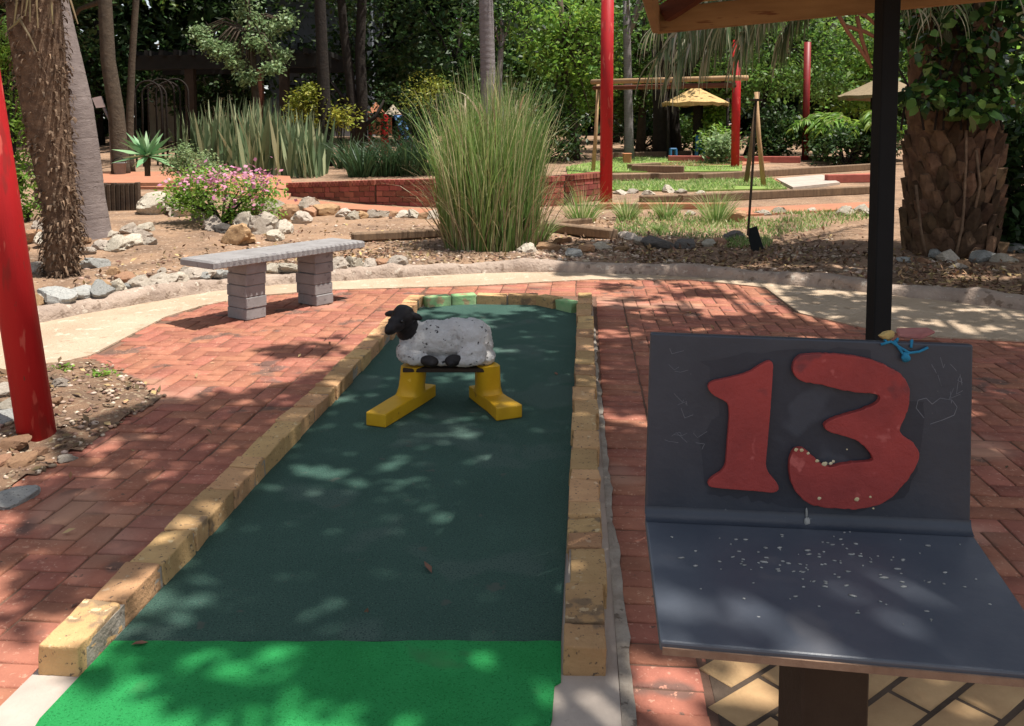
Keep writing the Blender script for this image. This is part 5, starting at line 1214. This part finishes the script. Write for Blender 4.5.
# house far behind
d = 37.0; hx0, hx1 = D(268,60,d).x, D(372,60,d).x; g_ = T(hx0, d); th = thing('grey_house', (0.5*(hx0+hx1), d, g_), 'grey blue house wall seen between the trunks at the left', 'house')
zt = D(300,0,d).z+1.5; mb = MB(); mb.box(((hx0+hx1)/2, d+2, (g_+zt)/2), (hx1-hx0, 4, zt-g_)); mb.build('wall', MT['bwall'], th)
for (x, y, w, h) in [(290,95,12,20),(304,48,12,10),(345,92,14,22),(352,40,10,12)]:
    p = D(x, y, d); mb = MB(); mb.box((p.x, d-.03, p.z), (w*d/F, .1, h*d/F)); fr_ = mb.build('window', MT['roofdark'], th); mb = MB(); mb.box((p.x, d-.07, p.z), (w*d/F-.14, .06, h*d/F-.14)); mb.build('pane', MT['bglass'], fr_)
mb = MB(); mb.box(((hx0+hx1)/2, d+1.6, zt+.1), (hx1-hx0+1, 6, .25)); mb.build('roof', MT['roofdark'], th)
p = D(296,64,d-.4); mb = MB(); mb.box((p.x, d-.4, p.z), (2.6,.8,.18)); mb.build('balcony', MT['roofdark'], th)
d = 33.0; p = D(184,88,d); g_ = T(p.x, d); th = thing('beige_house', (p.x, d, g_), 'beige wall glimpsed under the dark pergola', 'house')
mb = MB(); mb.box((p.x, d+1.5, (g_+p.z+.7)/2), (2.6,3,p.z+.7-g_)); mb.build('wall', MT['bbeige'], th)
mb = MB(); mb.box((p.x, d+1.5, p.z+.78), (3.2,3.6,.16)); mb.build('roof', MT['roofdark'], th)
mb = MB(); mb.box((p.x+.2, d-.02, p.z-1.1), (.9,.08,1.9)); mb.build('door', MT['bglass'], th)
d = 26.0; b = D(385,140,d); g_ = T(b.x, d); th = thing('play_hut', (b.x, d, g_), 'small colourful play hut with orange roofs, red post and blue slide', 'play hut')
for (x, y) in [(376,108),(393,110)]:
    p = D(x, y, d+(.5 if x > 380 else 0)); w = 8*d/F; h = 12*d/F; mb = MB(); mb.add([p+Vector((-w,-w,-h*.4)), p+Vector((w,-w,-h*.4)), p+Vector((w,w,-h*.4)), p+Vector((-w,w,-h*.4)), p+Vector((0,0,h*.5))], [(0,1,4),(1,2,4),(2,3,4),(3,0,4),(3,2,1,0)]); mb.build('roof', MT['terracotta'] if x < 380 else MT['bbeige'], th)
for x in (370, 384.5, 399):
    p = D(x, 114, d); mb = MB(); mb.tube([(p.x, d, g_-.1), (p.x, d, p.z)], .06 if x != 384.5 else .11, 8); mb.build('post', MT['red2'] if x != 384.5 else MT['red'], th)
mb = MB(); p = D(380,126,d); mb.box((p.x, d+.3, p.z), (.6,.05,.5)); mb.build('panel', MT['terracotta'], th)
mb = MB(); a = D(398,116,d-.2); b2 = D(408,140,d-.9); mb.beam(a, b2, .26, .06); mb.build('slide', MT['blue'], th)

# deep background: trees one can tell apart, then the wood behind them
far = [(-11.5,24,5.2,'lf_dark','dark evergreen tree far left behind the palms'),(-8.0,25.5,5.0,'lf_dark','dark leafy tree behind the hoop arbour'),(-4.6,27,5.4,'lf_dark','dark tree behind the pergola, left of the grey house'),(-1.6,24.5,5.0,'lf_dark','dark dense tree behind the dry topped shrub'),(.3,25,5.0,'lf_mid','green tree behind the ringed palm trunk'),(3.0,26,5.4,'lf_mid','mid green tree behind the bright tree'),(6.5,28,5.4,'lf_mid','mid green tree behind the small thatched shelter'),(9.0,25,5.2,'lf_bright','bright green tree behind the dark red pole'),(11.5,23,5.0,'lf_mid','green tree behind the pale thatched roof'),(11.0,17,4.4,'lf_mid','green tree behind the thick palm'),(-13,17,4.4,'lf_mid','green tree at the far left edge beyond the leaning pole')]
for (x, y, h, m_, lab) in far:
    x, y = x*1.22, y+(6.5 if y > 18 else 0); b = Vector((x, y, T(x, y))); tree('wood_tree', lab, b, [b+Vector((0,0,.8)), b+Vector((.1,0,2.2)), b+Vector((.15,0,h*.8))], .2, .12, [(b+Vector((0,0,h*.72)), (2.3,2.0,h*.36)), (b+Vector((rng.uniform(-1,1),-.6,h*.42)), (1.7,1.4,h*.22))], m_, .24, 'bark_dark', 'trees closing the back of the garden', nl=40, per=40, cs=.36)
P = []
for k in range(42000):
    x = rng.uniform(-34,34); y = 38+rng.uniform(0,9)+abs(x)*-.10; P.append((x, y+(4 if -11.5 < x < -4.5 else 0), T(x, y)+rng.uniform(0,1)**.8*12))
wood = leaves('far_wood', P, .85, MT['lf_wood'], aspect=.7, droop=.3); tag(wood, kind='stuff')
P = []
for sx in (-1, 1):   # the wood closing the sides
    for k in range(9000):
        y = rng.uniform(5,32); x = sx*(8.5+.36*y+rng.uniform(0,5)); P.append((x, y, max(0, T(x, y))+rng.uniform(0,1)**.9*9))
tag(leaves('side_wood', P, .7, MT['lf_wood'], aspect=.7, droop=.3), kind='stuff')
P = []
for k in range(4000):   # unseen leaf layer added overhead to shade the back left of the garden
    x = rng.uniform(-22,-1); y = rng.uniform(26,36); P.append((x, y, 7.0+rng.uniform(0,4)+noise.noise(Vector((x*.3, y*.3, 0)))*1.2))
tag(leaves('added_shade_canopy', P, .7, MT['lf_wood'], aspect=.6, droop=.2), kind='stuff')

# ------------------------------------------------------------------ sun, sky and the shade tree overhead
SEL = R(71); SAZ = math.atan2(-.22, .95)
S3 = Vector((math.cos(SAZ)*math.cos(SEL), math.sin(SAZ)*math.cos(SEL), math.sin(SEL)))
def gpoly(px): 
    out = []
    for p in px:
        q = G(*p); out.append((q.x, q.y))
    return out
shade = [  # (outline in ground metres, cover 0..1, dapple scale)
 (gpoly([(395,333),(590,322),(600,500),(612,726),(330,726),(300,655),(120,655),(118,640),(260,470),(330,395)]), .90),
 (gpoly([(0,498),(85,452),(150,407),(205,398),(300,385),(392,345),(405,350),(330,400),(250,480),(110,600),(40,590),(0,575)]), .91),
 (gpoly([(0,575),(40,590),(110,600),(60,650),(0,640)]), .42),
 (gpoly([(60,440),(160,400),(150,415),(60,462)]), .9),
 (gpoly([(120,655),(300,655),(330,726),(150,726),(150,690),(90,680)]), .45),
 (gpoly([(596,322),(800,322),(1024,345),(1300,380),(1300,720),(640,640),(612,600)]), .86),
 (gpoly([(612,600),(720,640),(740,690),(625,690)]), .62),
 (gpoly([(725,650),(1200,640),(1200,760),(740,760)]), .62),
 (gpoly([(400,322),(600,312),(600,335),(395,340)]), .62),
 (gpoly([(425,306),(600,303),(600,313),(410,322)]), .30),
 (gpoly([(600,285),(700,285),(800,322),(596,322)]), .36),
 (gpoly([(780,285),(900,292),(1100,320),(1100,348),(873,333),(805,318)]), .62),
 (gpoly([(258,352),(340,335),(352,350),(290,362)]), .5),
 (gpoly([(545,252),(1150,252),(1200,330),(1024,315),(880,296),(760,284),(560,277)]), .80),
]
allx = [p[0] for s in shade for p in s[0]]; ally = [p[1] for s in shade for p in s[0]]
LF = []; cov = []
for poly_, cover in shade:
    xs_ = [p[0] for p in poly_]; ys_ = [p[1] for p in poly_]; x0, x1, y0, y1 = max(min(xs_),-7), min(max(xs_),8), min(ys_), min(max(ys_),13)
    dens = 950; n_ = int((x1-x0)*(y1-y0)*dens)
    x = rng.uniform(x0, x1, n_); y = rng.uniform(y0, y1, n_); ok = inpoly(x, y, poly_); x, y = x[ok], y[ok]
    nz = np.array([noise.noise(Vector((a*2.1, b*3.0, 0)))*.85+noise.noise(Vector((a*6.0, b*8.0, 5)))*.45 for a, b in zip(x, y)])
    thr = {True: 0}.get(False, np.quantile(nz, 1-cover) if len(nz) else 0)
    k = nz > thr; x, y = x[k], y[k]
    for a, b in zip(x, y):
        z = T(a, b) if b > float(yk(a)) else 0.0
        # height of the leaf over its shadow
        hgt = rng.uniform(5.6,7.6)
        p = Vector((a, b, max(z,0)))+S3*(hgt/S3.z)
        tries = 0
        while inframe(p) and tries < 6: hgt += .6; p = Vector((a, b, max(z,0)))+S3*(hgt/S3.z); tries += 1
        LF.append(p)
for k in range(1500):   # leaves whose shade falls on the number sign
    u, v = rng.uniform(-.15,1.15), rng.uniform(-.1,1.1)
    p = FL.lerp(FR, u).lerp(BL.lerp(BRt, u), v) if k % 3 else BL.lerp(BRt, u).lerp(TL.lerp(TR, u), v)
    if k % 3 and v < .75 and rng.random() < .87: continue
    LF.append(p+S3*(rng.uniform(7.6,9.4)/S3.z))
LF = np.array(LF)
root = Vector((4.6,-1.6,0)); th = thing('shade_tree', root, 'big leafy shade tree spreading over the putting lane', 'tree')
leaves('crown', LF, .135, MT['lf_mid'], th, aspect=.62, droop=.15, up=1.2)
mb = MB(); fork = Vector((3.9,-.8,5.6)); mb.tube([root-Vector((0,0,.2)), root+Vector((-.1,.1,1.5)), root+Vector((-.4,.4,3)), fork], [.30,.24,.21,.18], 14)
for k in rng.choice(len(LF), 26):
    e_ = Vector(LF[k]); m_ = fork.lerp(e_, .5)+Vector((0,0,.5))
    ok = not inframe(m_) and not inframe(e_)
    if ok: mb.tube([fork, fork.lerp(m_,.5)+Vector((0,0,.2)), m_, e_], [.09,.07,.045,.012], 7)
mb.build('trunk', MT['bark_mid'], th, smooth=True)

w = bpy.data.worlds.new('World'); sc.world = w; w.use_nodes = True; nt = w.node_tree
sky = nt.nodes.new('ShaderNodeTexSky'); sky.sky_type = 'NISHITA'; sky.sun_disc = False; sky.sun_elevation = SEL; sky.sun_rotation = math.pi/2-SAZ
hs = nt.nodes.new('ShaderNodeHueSaturation'); hs.inputs['Saturation'].default_value = .42; nt.links.new(sky.outputs[0], hs.inputs['Color']); nt.links.new(hs.outputs[0], nt.nodes['Background'].inputs[0]); nt.nodes['Background'].inputs[1].default_value = SKY
sl = bpy.data.lights.new('sun', 'SUN'); sl.energy = SUN; sl.angle = R(.53); sl.color = (1, .955, .88)
so = bpy.data.objects.new('sun', sl); col.objects.link(so); so.location = (10,2,25)
so.rotation_euler = (-S3).to_track_quat('-Z', 'Y').to_euler()
sc.view_settings.view_transform = 'Standard'; sc.view_settings.look = 'None'; sc.view_settings.gamma = 1; sc.view_settings.exposure = EXPO; sc.view_settings.use_curve_mapping = False
sc.cycles.max_bounces = 8; sc.cycles.diffuse_bounces = 4; sc.cycles.transparent_max_bounces = 4; sc.cycles.use_denoising = True
